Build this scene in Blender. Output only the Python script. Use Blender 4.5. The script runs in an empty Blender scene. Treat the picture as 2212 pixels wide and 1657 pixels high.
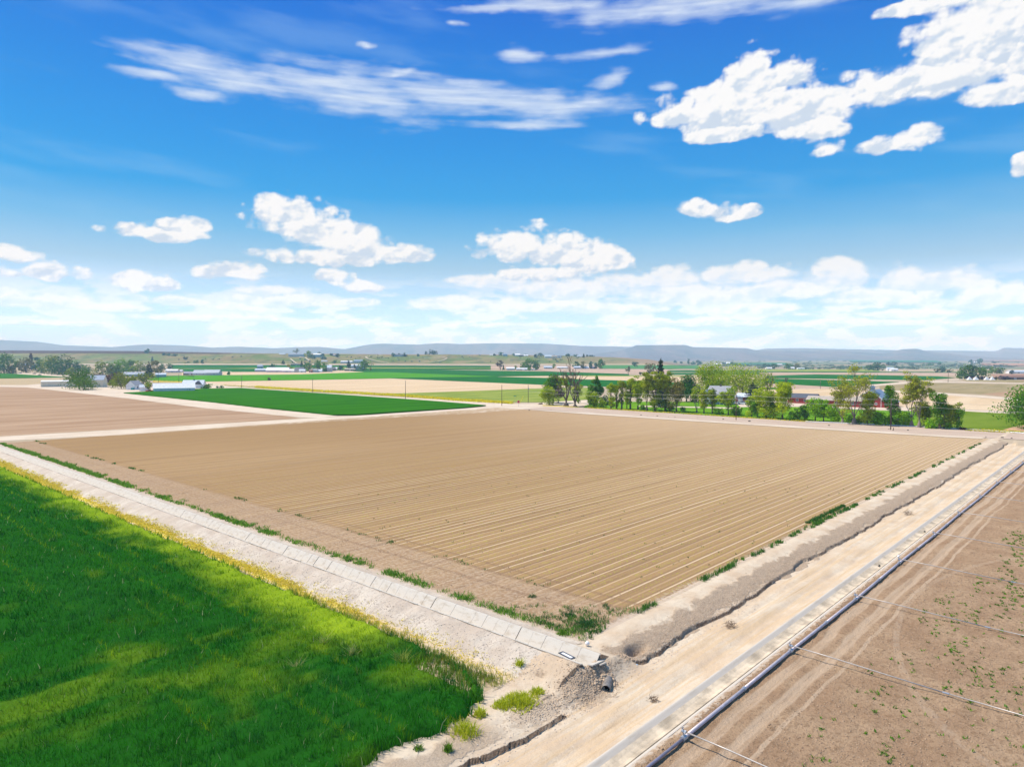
import bpy, bmesh, math, random
import numpy as np
from mathutils import Vector, Matrix, noise as mn
from mathutils.geometry import delaunay_2d_cdt
rad=math.radians
random.seed(7); RS=np.random.RandomState(7)
scene=bpy.context.scene; COL=scene.collection
# ---------------------------------------------------------------- camera model
H=20.; F=1500.; PW,PH=2212.,1657.
pit=math.atan(48.5/F); cp,sp=math.cos(pit),math.sin(pit)
TH=rad(47.5); c1,s1=math.cos(TH),math.sin(TH)
def sm(a,b,x):
    t=np.clip((np.asarray(x,float)-a)/(b-a),0,1); return t*t*(3-2*t)
def xy(s,w): return (s*c1-w*s1, s*s1+w*c1)
def sw(x,y): return (x*c1+y*s1, -x*s1+y*c1)
ROWTOP=([-900,-400,0,290,553,700,830,1100,1240,1340,1400,1456,1500],[752,755,757,758.5,763.5,764.3,765.5,766.5,769,772.5,776.5,785,787])
def T(x,y):
    """terrain height, arrays welcome"""
    x=np.asarray(x,float); y=np.asarray(y,float)
    yy=np.maximum(y,1.0); a=np.clip(x/yy,-2,2); u=1106+a*F
    rt=np.interp(u,*ROWTOP)
    z2=H+(780-rt)*2600/F
    z1=H+(780-np.where(u<500,np.maximum(rt,np.interp(u,[0,400,500],[763.5,764.5,765])),rt+1))*1900/F
    zl=np.where(yy<900,0,np.where(yy<1150,(yy-900)/250*3,np.where(yy<1600,3+(yy-1150)/450*11,
       np.where(yy<1900,14+sm(1600,1900,yy)*(z1-14),np.where(yy<2600,z1+(yy-1900)/700*(z2-z1),
       np.where(yy<4500,z2+(yy-2600)/1900*(18-z2),18+(yy-4500)*.001))))))
    zr=np.interp(yy,[0,1650,2000,3500,5000,9000],[0,0,2.5,12,21,24])
    w=1-sm(0.2,0.3,a)
    return w*zl+(1-w)*zr
def Ts(x,y):
    yy=max(y,1.); a=x/yy; w=1-_ss(.2,.3,a); zl=zr=0.
    if w>0:
        if yy<900: zl=0.
        elif yy<1150: zl=(yy-900)/250*3
        elif yy<1600: zl=3+(yy-1150)/450*11
        else: return float(T(x,y))
    if w<1:
        if yy<1650: zr=0.
        elif yy<2000: zr=(yy-1650)/350*2.5
        elif yy<3500: zr=2.5+(yy-2000)/1500*9.5
        elif yy<5000: zr=12+(yy-3500)/1500*9
        else: zr=21+(yy-5000)*.00075
    return w*zl+(1-w)*zr
def _ss(a,b,x):
    t=min(1,max(0,(x-a)/(b-a))); return t*t*(3-2*t)
def ray(u,v):
    a=(u-PW/2)/F; b=(PH/2-v)/F
    return a, cp+b*sp, -sp+b*cp
def G(u,v):
    """where a line of sight meets the terrain"""
    dx,dy,dz=ray(u,v)
    if dz<0 and dy*(H/-dz)<895:
        t=H/-dz; return Vector((dx*t,dy*t,0.))
    t=600.; pt=t
    while t<9000:
        if H+dz*t<Ts(dx*t,dy*t): break
        pt=t; t*=1.015
    lo,hi=pt,t
    for _ in range(18):
        m=(lo+hi)/2
        if H+dz*m<Ts(dx*m,dy*m): hi=m
        else: lo=m
    return Vector((dx*hi,dy*hi,Ts(dx*hi,dy*hi)))
def Pz(u,v,z=0.):
    dx,dy,dz=ray(u,v); t=(z-H)/dz; return Vector((dx*t,dy*t,z))
# ---------------------------------------------------------------- value noise in numpy
def _h(ix,iy,seed):
    n=(ix.astype(np.int64)*374761393+iy.astype(np.int64)*668265263+seed*982451653)&0xffffffff
    n=((n^(n>>13))*1274126177)&0xffffffff
    return ((n^(n>>16))&0xffff)/65535.
def vn(x,y,seed=0):
    x=np.asarray(x,float); y=np.asarray(y,float)
    ix=np.floor(x); iy=np.floor(y); fx=x-ix; fy=y-iy
    fx=fx*fx*(3-2*fx); fy=fy*fy*(3-2*fy)
    a=_h(ix,iy,seed); b=_h(ix+1,iy,seed); c=_h(ix,iy+1,seed); d=_h(ix+1,iy+1,seed)
    return (a*(1-fx)+b*fx)*(1-fy)+(c*(1-fx)+d*fx)*fy
def fbm(x,y,seed=0,o=4):
    r=0; am=.5
    for i in range(o):
        r=r+am*vn(x,y,seed+i*17); x=np.asarray(x)*2.03+3.1; y=np.asarray(y)*2.03+1.7; am*=.5
    return r/(1-.5**o)
# ---------------------------------------------------------------- object helpers
def tag(o,label=None,cat=None,group=None,kind=None):
    if label: o['label']=label
    if cat: o['category']=cat
    if group: o['group']=group
    if kind: o['kind']=kind
    return o
def mk(name,V,Fc,mat,parent=None,loc=(0,0,0),rz=0.,smooth=False,cols=None):
    me=bpy.data.meshes.new(name)
    if isinstance(Fc,np.ndarray):
        V=np.asarray(V,np.float32); n=Fc.shape[0]; k=Fc.shape[1]
        me.vertices.add(len(V)); me.vertices.foreach_set('co',V.ravel())
        me.loops.add(n*k); me.loops.foreach_set('vertex_index',Fc.astype(np.int32).ravel())
        me.polygons.add(n); me.polygons.foreach_set('loop_start',np.arange(0,n*k,k,dtype=np.int32))
        try: me.polygons.foreach_set('loop_total',np.full(n,k,dtype=np.int32))
        except Exception: pass
        me.update(calc_edges=True)
    else:
        me.from_pydata([tuple(v) for v in V],[],Fc); me.update()
    if cols is not None:
        at=me.color_attributes.new('col','FLOAT_COLOR','POINT')
        c=np.ones((len(me.vertices),4),np.float32); c[:,:3]=cols
        at.data.foreach_set('color',c.ravel())
    if smooth: me.polygons.foreach_set('use_smooth',np.ones(len(me.polygons),bool))
    me.materials.append(mat)
    o=bpy.data.objects.new(name,me); COL.objects.link(o)
    o.location=loc; o.rotation_euler=(0,0,rz)
    if parent: o.parent=parent
    return o
def empty(name,loc,rz=0.,label=None,cat=None,group=None):
    o=bpy.data.objects.new(name,None); o.empty_display_size=.5; COL.objects.link(o)
    o.location=loc; o.rotation_euler=(0,0,rz); return tag(o,label,cat,group)
def grid(us,vs,hf,name,mat,rz=TH,cols=None,smooth=True,kind='structure'):
    U,V=np.meshgrid(us,vs,indexing='ij'); Z=hf(U,V)
    P=np.stack([U,V,Z],-1).reshape(-1,3); nu,nv=len(us),len(vs)
    i=np.arange(nu-1)[:,None]*nv+np.arange(nv-1)[None,:]; i=i.ravel()
    Fc=np.stack([i,i+nv,i+nv+1,i+1],-1)
    o=mk(name,P,Fc,mat,rz=rz,smooth=smooth,cols=cols(U,V).reshape(-1,3) if cols else None)
    if kind: o['kind']=kind
    return o
class MB:
    """collects simple solids into one mesh"""
    def __init__(s): s.V=[]; s.F=[]
    def add(s,V,Fc):
        n=len(s.V); s.V+= [Vector(v) for v in V]; s.F+=[tuple(i+n for i in f) for f in Fc]
    def box(s,x0,x1,y0,y1,z0,z1):
        s.add([(x0,y0,z0),(x1,y0,z0),(x1,y1,z0),(x0,y1,z0),(x0,y0,z1),(x1,y0,z1),(x1,y1,z1),(x0,y1,z1)],
              [(0,3,2,1),(4,5,6,7),(0,1,5,4),(1,2,6,5),(2,3,7,6),(3,0,4,7)])
    def tube(s,pts,rs,n=6,cap=True):
        pts=[Vector(p) for p in pts]
        if not hasattr(rs,'__len__'): rs=[rs]*len(pts)
        b=len(s.V)
        for i,p in enumerate(pts):
            d=(pts[min(i+1,len(pts)-1)]-pts[max(i-1,0)]).normalized()
            r=Vector((0,0,1)) if abs(d.z)<.9 else Vector((1,0,0))
            e1=d.cross(r).normalized(); e2=d.cross(e1)
            for k in range(n):
                t=2*math.pi*k/n; s.V.append(p+(e1*math.cos(t)+e2*math.sin(t))*rs[i])
        for i in range(len(pts)-1):
            for k in range(n):
                a=b+i*n+k; c=b+i*n+(k+1)%n; s.F.append((a,c,c+n,a+n))
        if cap:
            s.F.append(tuple(b+k for k in range(n))[::-1]); s.F.append(tuple(b+(len(pts)-1)*n+k for k in range(n)))
    def build(s,name,mat,parent=None,loc=(0,0,0),rz=0.,smooth=False): return mk(name,s.V,s.F,mat,parent,loc,rz,smooth)
# ---------------------------------------------------------------- materials
def newmat(name):
    m=bpy.data.materials.new(name); m.use_nodes=True; nt=m.node_tree; nt.nodes.clear()
    out=nt.nodes.new('ShaderNodeOutputMaterial'); b=nt.nodes.new('ShaderNodeBsdfPrincipled')
    nt.links.new(b.outputs[0],out.inputs[0]); b.inputs['Specular IOR Level'].default_value=.25
    return m,nt,b
class N:
    def __init__(s,nt): s.nt=nt
    def _in(s,nd,i,v):
        if v is None: return
        if hasattr(v,'is_linked') or hasattr(v,'links'): s.nt.links.new(v,nd.inputs[i])
        else:
            try: nd.inputs[i].default_value=v
            except Exception: nd.inputs[i].default_value=tuple(v)+(1,)
    def math(s,op,a,b=None,c=None,clamp=False):
        nd=s.nt.nodes.new('ShaderNodeMath'); nd.operation=op; nd.use_clamp=clamp
        s._in(nd,0,a); s._in(nd,1,b); s._in(nd,2,c); return nd.outputs[0]
    def vmath(s,op,a,b=None):
        nd=s.nt.nodes.new('ShaderNodeVectorMath'); nd.operation=op; s._in(nd,0,a); s._in(nd,1,b)
        return nd.outputs['Value'] if op in('LENGTH','DOT_PRODUCT') else nd.outputs[0]
    def noise(s,vec,scale,detail=4,rough=.55,dim='3D'):
        nd=s.nt.nodes.new('ShaderNodeTexNoise'); nd.noise_dimensions=dim
        s._in(nd,'Vector',vec); nd.inputs['Scale'].default_value=scale; nd.inputs['Detail'].default_value=detail; nd.inputs['Roughness'].default_value=rough
        return nd.outputs[0]
    def mapr(s,v,a,b,c=0.,d=1.,smooth=True):
        nd=s.nt.nodes.new('ShaderNodeMapRange'); nd.interpolation_type='SMOOTHSTEP' if smooth else 'LINEAR'
        s._in(nd,0,v); nd.inputs[1].default_value=a; nd.inputs[2].default_value=b; nd.inputs[3].default_value=c; nd.inputs[4].default_value=d
        return nd.outputs[0]
    def mix(s,f,a,b,mode='MIX'):
        nd=s.nt.nodes.new('ShaderNodeMix'); nd.data_type='RGBA'; nd.blend_type=mode; nd.clamp_factor=True
        s._in(nd,0,f)
        for i,v in ((6,a),(7,b)):
            if hasattr(v,'links'): s.nt.links.new(v,nd.inputs[i])
            else: nd.inputs[i].default_value=tuple(v)[:3]+(1,)
        return nd.outputs[2]
    def scale(s,vec,sc,rz=0.,loc=(0,0,0)):
        nd=s.nt.nodes.new('ShaderNodeMapping'); s._in(nd,0,vec); nd.inputs[3].default_value=sc; nd.inputs[2].default_value=(0,0,rz); nd.inputs[1].default_value=loc
        return nd.outputs[0]
    def obj(s): return s.nt.nodes.new('ShaderNodeTexCoord').outputs['Object']
    def sep(s,v):
        nd=s.nt.nodes.new('ShaderNodeSeparateXYZ'); s._in(nd,0,v); return nd.outputs
    def bump(s,h,strength,dist,bsdf):
        nd=s.nt.nodes.new('ShaderNodeBump'); s._in(nd,'Height',h); nd.inputs['Strength'].default_value=strength; nd.inputs['Distance'].default_value=dist
        s.nt.links.new(nd.outputs[0],bsdf.inputs['Normal'])
def M_plain(name,c,rough=.7,metal=0.,var=.12,scale=1.5,spec=.3,bump=0.):
    m,nt,b=newmat(name); n=N(nt); o=n.obj()
    f=n.noise(o,scale,5,.6)
    lo=tuple(x*(1-var) for x in c); hi=tuple(min(x*(1+var),.95) for x in c)
    nt.links.new(n.mix(n.mapr(f,.3,.7),lo,hi),b.inputs['Base Color'])
    b.inputs['Roughness'].default_value=rough; b.inputs['Metallic'].default_value=metal; b.inputs['Specular IOR Level'].default_value=spec
    if bump: n.bump(n.noise(o,scale*6,5,.6),.6,bump,b)
    return m
def M_field(name,ca,cb,cc=None,rows=0.,rowdir=0,stretch=(1,8),sc=.02,fine=.6,rowc=None,rowamt=.35,bump=.0):
    """crop or bare soil: large tone patches along the rows, fine speckle, optional drilled rows"""
    m,nt,b=newmat(name); n=N(nt); o=n.scale(n.obj(),(1,1,1),-TH)
    st=(stretch[0],stretch[1],1) if rowdir==0 else (stretch[1],stretch[0],1)
    big=n.noise(n.scale(o,st),sc,5,.6); sp_=n.noise(n.scale(o,st),fine,4,.7)
    c=n.mix(n.mapr(big,.36,.64),ca,cb)
    if cc: c=n.mix(n.mapr(sp_,.52,.72,0,.6),c,cc)
    if rows:
        x=n.sep(o)[1 if rowdir==0 else 0]
        ph=n.math('FRACT',n.math('MULTIPLY',x,1/rows)); r=n.math('ABSOLUTE',n.math('SUBTRACT',ph,.5))
        c=n.mix(n.mapr(r,.1,.3,rowamt,0),c,rowc)
    nt.links.new(c,b.inputs['Base Color']); b.inputs['Roughness'].default_value=.9; b.inputs['Specular IOR Level'].default_value=0
    if bump: n.bump(sp_,.7,bump,b)
    return m
def M_col(name,rough=.8,trans=0.,var=.0):
    m,nt,b=newmat(name); a=nt.nodes.new('ShaderNodeVertexColor'); a.layer_name='col'
    c=a.outputs[0]
    if var:
        n=N(nt); f=n.noise(n.obj(),var,5,.65); c=n.mix(n.mapr(f,.35,.65,0,.6),c,n.mix(1.,c,(.62,.6,.55),'MULTIPLY'))
    nt.links.new(c,b.inputs['Base Color']); b.inputs['Roughness'].default_value=rough; b.inputs['Specular IOR Level'].default_value=0
    if trans:
        t=nt.nodes.new('ShaderNodeBsdfTranslucent'); mx=nt.nodes.new('ShaderNodeMixShader'); mx.inputs[0].default_value=trans
        nt.links.new(c,t.inputs[0]); nt.links.new(b.outputs[0],mx.inputs[1]); nt.links.new(t.outputs[0],mx.inputs[2])
        nt.links.new(mx.outputs[0],[x for x in nt.nodes if x.type=='OUTPUT_MATERIAL'][0].inputs[0])
    return m
LEAF=M_col('leaves',.75,.24); BLADE=M_col('blades',.55,.4); BARK=M_plain('bark',(.13,.10,.08),.9,scale=3,var=.4)
BARKL=M_plain('pale_bark',(.24,.2,.17),.9,scale=3,var=.3); GROUND=M_col('open_ground',.95,0,.02)
SAND=(.56,.47,.375); BROWN=(.27,.19,.125)
def M_sand():
    m,nt,b=newmat('sandy_dirt'); n=N(nt); o=n.obj(); x,y,z=n.sep(o)
    n1=n.noise(o,.25,5,.6); n2=n.noise(o,2.2,6,.65); n3=n.noise(n.scale(o,(.12,3.2,1)),1.1,5,.6); n4=n.noise(o,9,5,.7)
    c=n.mix(n.mapr(n1,.35,.65),(.56,.43,.30),(.64,.54,.41))
    c=n.mix(n.mapr(n2,.5,.75,0,.55),c,(.47,.35,.235))
    # wheel-polished streaks on the track itself, warmer sand
    road=n.math('MULTIPLY',n.mapr(y,24.9,24.2),1.)
    c=n.mix(n.math('MULTIPLY',road,n.mapr(n3,.42,.62,0,.75)),c,(.60,.44,.27))
    c=n.mix(n.math('MULTIPLY',road,n.mapr(n3,.6,.75,0,.5)),c,(.38,.27,.175))
    # clay slope of the ditch bank
    wob=n.math('ADD',y,n.mapr(n.noise(o,.5,4,.6),.3,.7,-.5,.5))
    clay=n.math('MULTIPLY',n.mapr(wob,27.5,26.9),n.mapr(wob,24.95,25.15))
    cs=n.math('MAXIMUM',n.mapr(x,38.2,39.4),n.mapr(x,27.5,26,0,.7))
    clay=n.math('MULTIPLY',clay,cs)
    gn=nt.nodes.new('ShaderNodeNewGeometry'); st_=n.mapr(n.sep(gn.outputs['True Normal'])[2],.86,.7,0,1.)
    c=n.mix(st_,c,n.mix(n.mapr(n4,.4,.6),(.19,.13,.085),(.31,.22,.15)))  # steep cut faces darker: shade of the undercut edge put into the colour
    # browner clods on the end of the bank
    d=n.vmath('LENGTH',n.scale(o,(.42,.62,0),0,(-34.3*.42,-24.9*.62,0)))
    dm=n.math('ADD',d,n.mapr(n2,.3,.7,-.5,.5))
    clay=n.math('MAXIMUM',clay,n.mapr(dm,.9,.5,0,.65))
    c=n.mix(clay,c,n.mix(n.mapr(n4,.35,.65),(.41,.30,.205),(.56,.44,.32)))
    # trampled patch by the crossing
    d2=n.vmath('LENGTH',n.scale(o,(.35,.8,0),0,(-29.8*.35,-25.4*.8,0)))
    c=n.mix(n.mapr(n.math('ADD',d2,n.mapr(n2,.3,.7,-.5,.5)),1.,.6,0,.75),c,(.45,.35,.25))
    nt.links.new(c,b.inputs['Base Color']); b.inputs['Roughness'].default_value=.95; b.inputs['Specular IOR Level'].default_value=0
    h=n.math('ADD',n.math('MULTIPLY',n2,1.),n.math('MULTIPLY',n4,.5)); h=n.math('ADD',h,n.math('MULTIPLY',n.math('MULTIPLY',clay,n4),1.6))
    n.bump(h,.8,.11,b); return m
def M_bank():
    m,nt,b=newmat('pale_silt'); n=N(nt); o=n.obj(); x,y,z=n.sep(o)
    n1=n.noise(o,.35,5,.6); n2=n.noise(o,2.5,6,.7); n4=n.noise(o,8,5,.7)
    c=n.mix(n.mapr(n1,.35,.65),(.52,.43,.34),(.63,.55,.45)); c=n.mix(n.mapr(n2,.5,.75,0,.6),c,(.43,.35,.27))
    # cracks running down the berm
    cr=n.noise(n.scale(o,(.35,1.6,1)),.9,4,.6); cr=n.math('ABSOLUTE',n.math('SUBTRACT',cr,.5))
    c=n.mix(n.math('MULTIPLY',n.mapr(cr,.012,0,0,.8),n.mapr(n1,.45,.55)),c,(.25,.18,.13))
    # sandy strip at the foot with dry grass litter
    ft=n.mapr(n.math('ADD',x,n.mapr(n2,.3,.7,-.3,.3)),32.4,31.9)
    yl=n.math('MULTIPLY',n.mapr(n.noise(n.scale(o,(1,.25,1)),1.4,4,.6),.42,.55),n.mapr(y,38,56,0,1))
    c=n.mix(ft,c,n.mix(yl,(.66,.52,.35),(.72,.58,.10)))
    nt.links.new(c,b.inputs['Base Color']); b.inputs['Roughness'].default_value=.95; b.inputs['Specular IOR Level'].default_value=0
    n.bump(n.math('ADD',n.math('MULTIPLY',n2,1.3),n.math('MULTIPLY',n4,.5)),.8,.11,b); return m
ROWP=1.12
def M_main():
    m,nt,b=newmat('furrowed_field'); n=N(nt); o=n.obj(); x,y,z=n.sep(o)
    st=n.noise(n.scale(o,(.05,1,1)),.35,5,.65); big=n.noise(n.scale(o,(.3,1,1)),.02,4,.6); fn=n.noise(o,3.0,6,.7); fn2=n.noise(o,9,3,.7)
    c=n.mix(n.mapr(big,.38,.62),(.32,.20,.09),(.41,.27,.135))
    c=n.mix(n.mapr(st,.38,.64,0,.5),c,(.36,.225,.115))
    st5=n.noise(n.scale(o,(.02,1,1)),.55,6,.75); c=n.mix(n.mapr(st5,.46,.6,0,.85),c,(.285,.18,.095))
    c=n.mix(n.mapr(y,70,200,0,.5),c,(.33,.21,.105)); c=n.mix(n.mapr(n.math('ADD',x,n.math('MULTIPLY',y,-.6)),20,190,0,.75),c,(.55,.395,.25))
    c=n.mix(n.mapr(fn,.5,.75,0,.5),c,(.24,.155,.09))
    ph=n.math('FRACT',n.math('MULTIPLY',n.math('ADD',y,n.mapr(n.noise(n.scale(o,(.03,.1,1)),.8,2,.5),.3,.7,-.05,.05)),1/ROWP))
    r=n.math('ABSOLUTE',n.math('SUBTRACT',ph,.5))          # 0 in the wheel furrow
    brk=n.noise(n.scale(o,(.16,1/ROWP,1)),.9,3,.6)
    vis=n.math('ADD',n.mapr(y,190,50,.12,.95),n.mapr(x,60,200,0,.25)); vis=n.math('MULTIPLY',vis,n.mapr(brk,.3,.5,.82,1.))
    rw=n.noise(n.scale(o,(.004,1/ROWP,1)),.83,1,.5); vis=n.math('MULTIPLY',vis,n.mapr(rw,.36,.62,.3,1))
    vis=n.math('MULTIPLY',vis,n.mapr(x,45,49,.42,1))
    pale=n.math('MULTIPLY',n.mapr(r,.06,.12,1,0),vis)
    c=n.mix(n.math('MULTIPLY',pale,n.mapr(x,60,190,.8,.6)),c,(.68,.53,.36))
    dk=n.math('MULTIPLY',n.math('MULTIPLY',n.mapr(r,.14,.19,0,1),n.mapr(r,.3,.24,0,1)),n.math('MULTIPLY',vis,.4)); c=n.mix(dk,c,(.24,.15,.085))
    # seedlings on the bed
    sd=n.math('MULTIPLY',n.mapr(r,.27,.31,0,1),n.mapr(r,.42,.38,0,1))
    sn=n.noise(n.scale(o,(1,.2,1)),5.5,3,.7)
    sd=n.math('MULTIPLY',n.math('MULTIPLY',sd,n.mapr(sn,.53,.6,0,.8)),n.math('MULTIPLY',n.mapr(y,150,60,.25,.9),n.mapr(x,44,52,.1,1)))
    c=n.mix(sd,c,(.40,.42,.03))
    # headland: crossed tyre marks and clods
    hd=n.mapr(n.math('ADD',x,n.mapr(fn,.3,.7,-.6,.6)),47.5,46.3)
    c=n.mix(n.math('MULTIPLY',hd,.45),c,n.mix(n.mapr(fn,.4,.62),(.32,.215,.14),(.56,.44,.33)))
    for t0 in (46.9,48.6,44.2):
        d=n.math('ABSOLUTE',n.math('SUBTRACT',x,t0)); tr=n.math('MULTIPLY',n.mapr(d,.22,.3,1,0),n.mapr(fn2,.45,.55,.1,.75))
        c=n.mix(n.math('MULTIPLY',tr,n.mapr(y,90,60,.25,1)),c,(.24,.155,.095))
    # bleached rim
    rim=n.math('MAXIMUM',n.mapr(n.math('ADD',y,n.mapr(fn,.3,.7,-.5,.5)),30.3,29.3),n.mapr(n.math('ADD',x,n.mapr(fn,.3,.7,-.5,.5)),40.2,39.4))
    c=n.mix(n.math('MULTIPLY',rim,.8),c,(.56,.46,.36)); c=n.mix(n.mapr(x,212,216.5,0,.9),c,(.6,.5,.4))
    nt.links.new(c,b.inputs['Base Color']); b.inputs['Roughness'].default_value=.95; b.inputs['Specular IOR Level'].default_value=0
    n.bump(n.math('ADD',fn,n.math('MULTIPLY',fn2,.4)),.7,.09,b); return m
def M_soil():
    m,nt,b=newmat('rough_soil'); n=N(nt); o=n.obj(); x,y,z=n.sep(o)
    n1=n.noise(o,.3,5,.6); n2=n.noise(o,2.4,6,.7); n4=n.noise(o,7.5,5,.75); s3=n.noise(n.scale(o,(.12,2.2,1)),1.3,5,.65)
    c=n.mix(n.mapr(n1,.35,.65),(.37,.24,.145),(.46,.315,.195)); c=n.mix(n.mapr(n2,.46,.66,0,.7),c,(.24,.15,.085)); c=n.mix(n.mapr(n.noise(o,5,4,.8),.52,.66,0,.6),c,(.2,.125,.075)); c=n.mix(n.mapr(n4,.6,.75,0,.8),c,(.55,.42,.3))
    yw=n.math('ADD',y,n.mapr(n.noise(n.scale(o,(.1,.1,1)),.7,2,.5),.3,.7,-.25,.25))
    for t0,hw in ((16.75,.45),(15.35,.5),(14.3,.16)):
        d=n.math('ABSOLUTE',n.math('SUBTRACT',yw,t0)); c=n.mix(n.math('MULTIPLY',n.mapr(d,hw*.6,hw,1,0),n.mapr(s3,.3,.6,.35,.95)),c,(.53,.39,.265))
    # tyre marks that swing off into the field
    for cx,cy,R in ((66,-1.,15.2),):
        d=n.vmath('LENGTH',n.vmath('SUBTRACT',n.scale(o,(.55,1,0)),(cx*.55,cy,0))); d=n.math('ABSOLUTE',n.math('SUBTRACT',d,R))
        c=n.mix(n.math('MULTIPLY',n.mapr(d,.14,.25,1,0),n.mapr(n2,.4,.6,.0,.5)),c,(.54,.41,.29))
    c=n.mix(n.mapr(n.math('ADD',y,n.mapr(n2,.3,.7,-.3,.3)),18.0,18.4,0,.9),c,(.64,.53,.41))
    nt.links.new(c,b.inputs['Base Color']); b.inputs['Roughness'].default_value=.95; b.inputs['Specular IOR Level'].default_value=0
    n.bump(n.math('ADD',n.math('MULTIPLY',n2,1.4),n4),.9,.12,b); return m
def M_conc(name,c=(.66,.60,.50),stain=(.5,.42,.31)):
    m,nt,b=newmat(name); n=N(nt); o=n.obj(); a=n.noise(n.scale(o,(.3,1,3)),1.2,5,.65)
    nt.links.new(n.mix(n.mapr(a,.48,.7,0,.7),c,stain),b.inputs['Base Color']); b.inputs['Roughness'].default_value=.85
    n.bump(n.noise(o,14,4,.6),.4,.01,b); return m
HAZE=1.45e-4; EXPO=.17
# ================================================================ OPEN GROUND (one sheet to the horizon)
def ground():
    aa=np.concatenate([np.linspace(-2.2,-.9,60,endpoint=False),np.linspace(-.9,.9,620),np.linspace(.9,2.2,61)[1:]])
    ys=np.concatenate([np.geomspace(4,1500,170,endpoint=False),np.linspace(1500,2700,44,endpoint=False),np.geomspace(2700,9300,40)])
    A,Y=np.meshgrid(aa,ys,indexing='ij'); X=A*(Y+0.); Z=T(X,Y)
    S,W=sw(X,Y)
    low=((S<205)&(W<193)&(W>-60))|((S<30)&(W<300))|((S<38)&(W<300)&(W>0))
    Z=np.where(low&(S>-1e3),-1.6,Z)
    rg=(fbm(X/90,Y/200,3,5)-.5); slope=sm(1600,1700,Y)*sm(1960,1850,Y)*(1-sm(.2,.26,A))
    Z=Z+slope*rg*9+sm(2000,2600,Y)*sm(.2,.35,A)*sm(5200,4500,Y)*(fbm(X/260,Y/420,5,4)-.5)*6
    c=np.zeros(X.shape+(3,)); 
    def put(mask,col): 
        c[:]=c*(1-mask[...,None])+np.array(col)*mask[...,None]
    n1=fbm(X/60,Y/60,11,5); n2=fbm(X/25,Y/70,12,5)
    c[:]=(.46,.37,.26); put(sm(.4,.6,n1)*.5,(.54,.45,.34))
    put(sm(700,900,Y)*.7,(.42,.34,.22))
    bm=sm(1590,1620,Y)*(1-sm(.225,.29,A))
    put(bm,(.25,.22,.10)); put(bm*sm(.42,.62,n1)*.85,(.13,.19,.05)); put(bm*sm(.5,.7,n2)*.6,(.30,.21,.12))
    put(bm*(1-sm(-.75,-.35,A))*sm(.3,.6,n1)*.5,(.19,.25,.09))
    put(bm*sm(.62,.7,fbm(X/18,Y/40,14,4))*.7,(.12,.14,.08))
    put(bm*sm(.12,.2,A)*.8,(.35,.25,.17))
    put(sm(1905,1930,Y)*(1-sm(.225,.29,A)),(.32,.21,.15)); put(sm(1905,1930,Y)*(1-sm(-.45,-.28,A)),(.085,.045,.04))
    v=sm(1690,1720,Y)*sm(.2,.3,A)
    put(v,(.25,.24,.17)); put(v*sm(.4,.6,fbm(X/120,Y/260,21,4)),(.15,.2,.13)); put(v*sm(.5,.65,fbm(X/150,Y/300,22,4)),(.38,.3,.22))
    put(sm(2700,3300,Y)*(1-sm(.2,.3,A))*1.,(.25,.24,.16))
    P=np.stack([X,Y,Z],-1).reshape(-1,3); nu,nv=len(aa),len(ys)
    i=(np.arange(nu-1)[:,None]*nv+np.arange(nv-1)[None,:]).ravel(); Fc=np.stack([i,i+nv,i+nv+1,i+1],-1)
    # skirt that carries the sheet on behind and beside the drone
    n0=len(P); ext=np.array([(-9300,-700,-1.9),(9300,-700,-1.9),(9300,9300,-1.9),(-9300,9300,-1.9)],float)
    P=np.concatenate([P,ext]); Fc=np.concatenate([Fc,[[n0,n0+1,n0+2,n0+3]]]); cc=np.concatenate([c.reshape(-1,3),np.tile([.45,.36,.25],(4,1))])
    o=mk('ground',P,Fc,GROUND,smooth=True,cols=cc); o['kind']='structure'
ground()
# ================================================================ HILLS
def hills(name,sky,y0,y1,z0,mat,seed,amp,a0,a1,n=700,prof=None):
    aa=np.linspace(a0,a1,n); tt=np.linspace(0,1,22)
    A,Tt=np.meshgrid(aa,tt,indexing='ij'); u=1106+A*F; Y=y0+(y1-y0)*Tt; X=A*Y
    row=np.interp(u,[p[0] for p in sky],[p[1] for p in sky])
    zt=H+(780-row)*y1/F
    g=(fbm(X/420,Y/900,seed,5)-.5); ridge=np.abs(fbm(X/230,Y/1500,seed+4,4)-.5)*2
    pr=prof(Tt) if prof else Tt**1.25
    Z=z0+(zt-z0)*pr+(g*amp-ridge*amp*.9+amp*.25)*np.sin(np.pi*Tt)**.8
    bx=aa[:,None]*(y1+500)
    P=np.stack([X,Y,Z],-1).reshape(-1,3); nv=len(tt)
    i=(np.arange(n-1)[:,None]*nv+np.arange(nv-1)[None,:]).ravel(); Fc=np.stack([i,i+nv,i+nv+1,i+1],-1)
    # back slope
    m=len(P); Bk=np.stack([aa*(y1+500),np.full(n,y1+500.),np.full(n,z0-5)],-1); P=np.concatenate([P,Bk])
    j=np.arange(n-1); Fc=np.concatenate([Fc,np.stack([j*nv+nv-1,(j+1)*nv+nv-1,m+j+1,m+j],-1)])
    cN=fbm(X/300,Y/500,seed+9,5)[...,None]; cc=np.array([.16,.13,.165])*(1-cN)+np.array([.085,.11,.14])*cN+(ridge[...,None]<.22)*np.array([.05,.035,.03])  # colours leaned to blue, part of the distance haze is put in here
    cc=np.concatenate([cc.reshape(-1,3),np.tile([.28,.22,.17],(n,1))])
    o=mk(name,P,Fc,mat,smooth=True,cols=cc); o['kind']='structure'; return o
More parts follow.
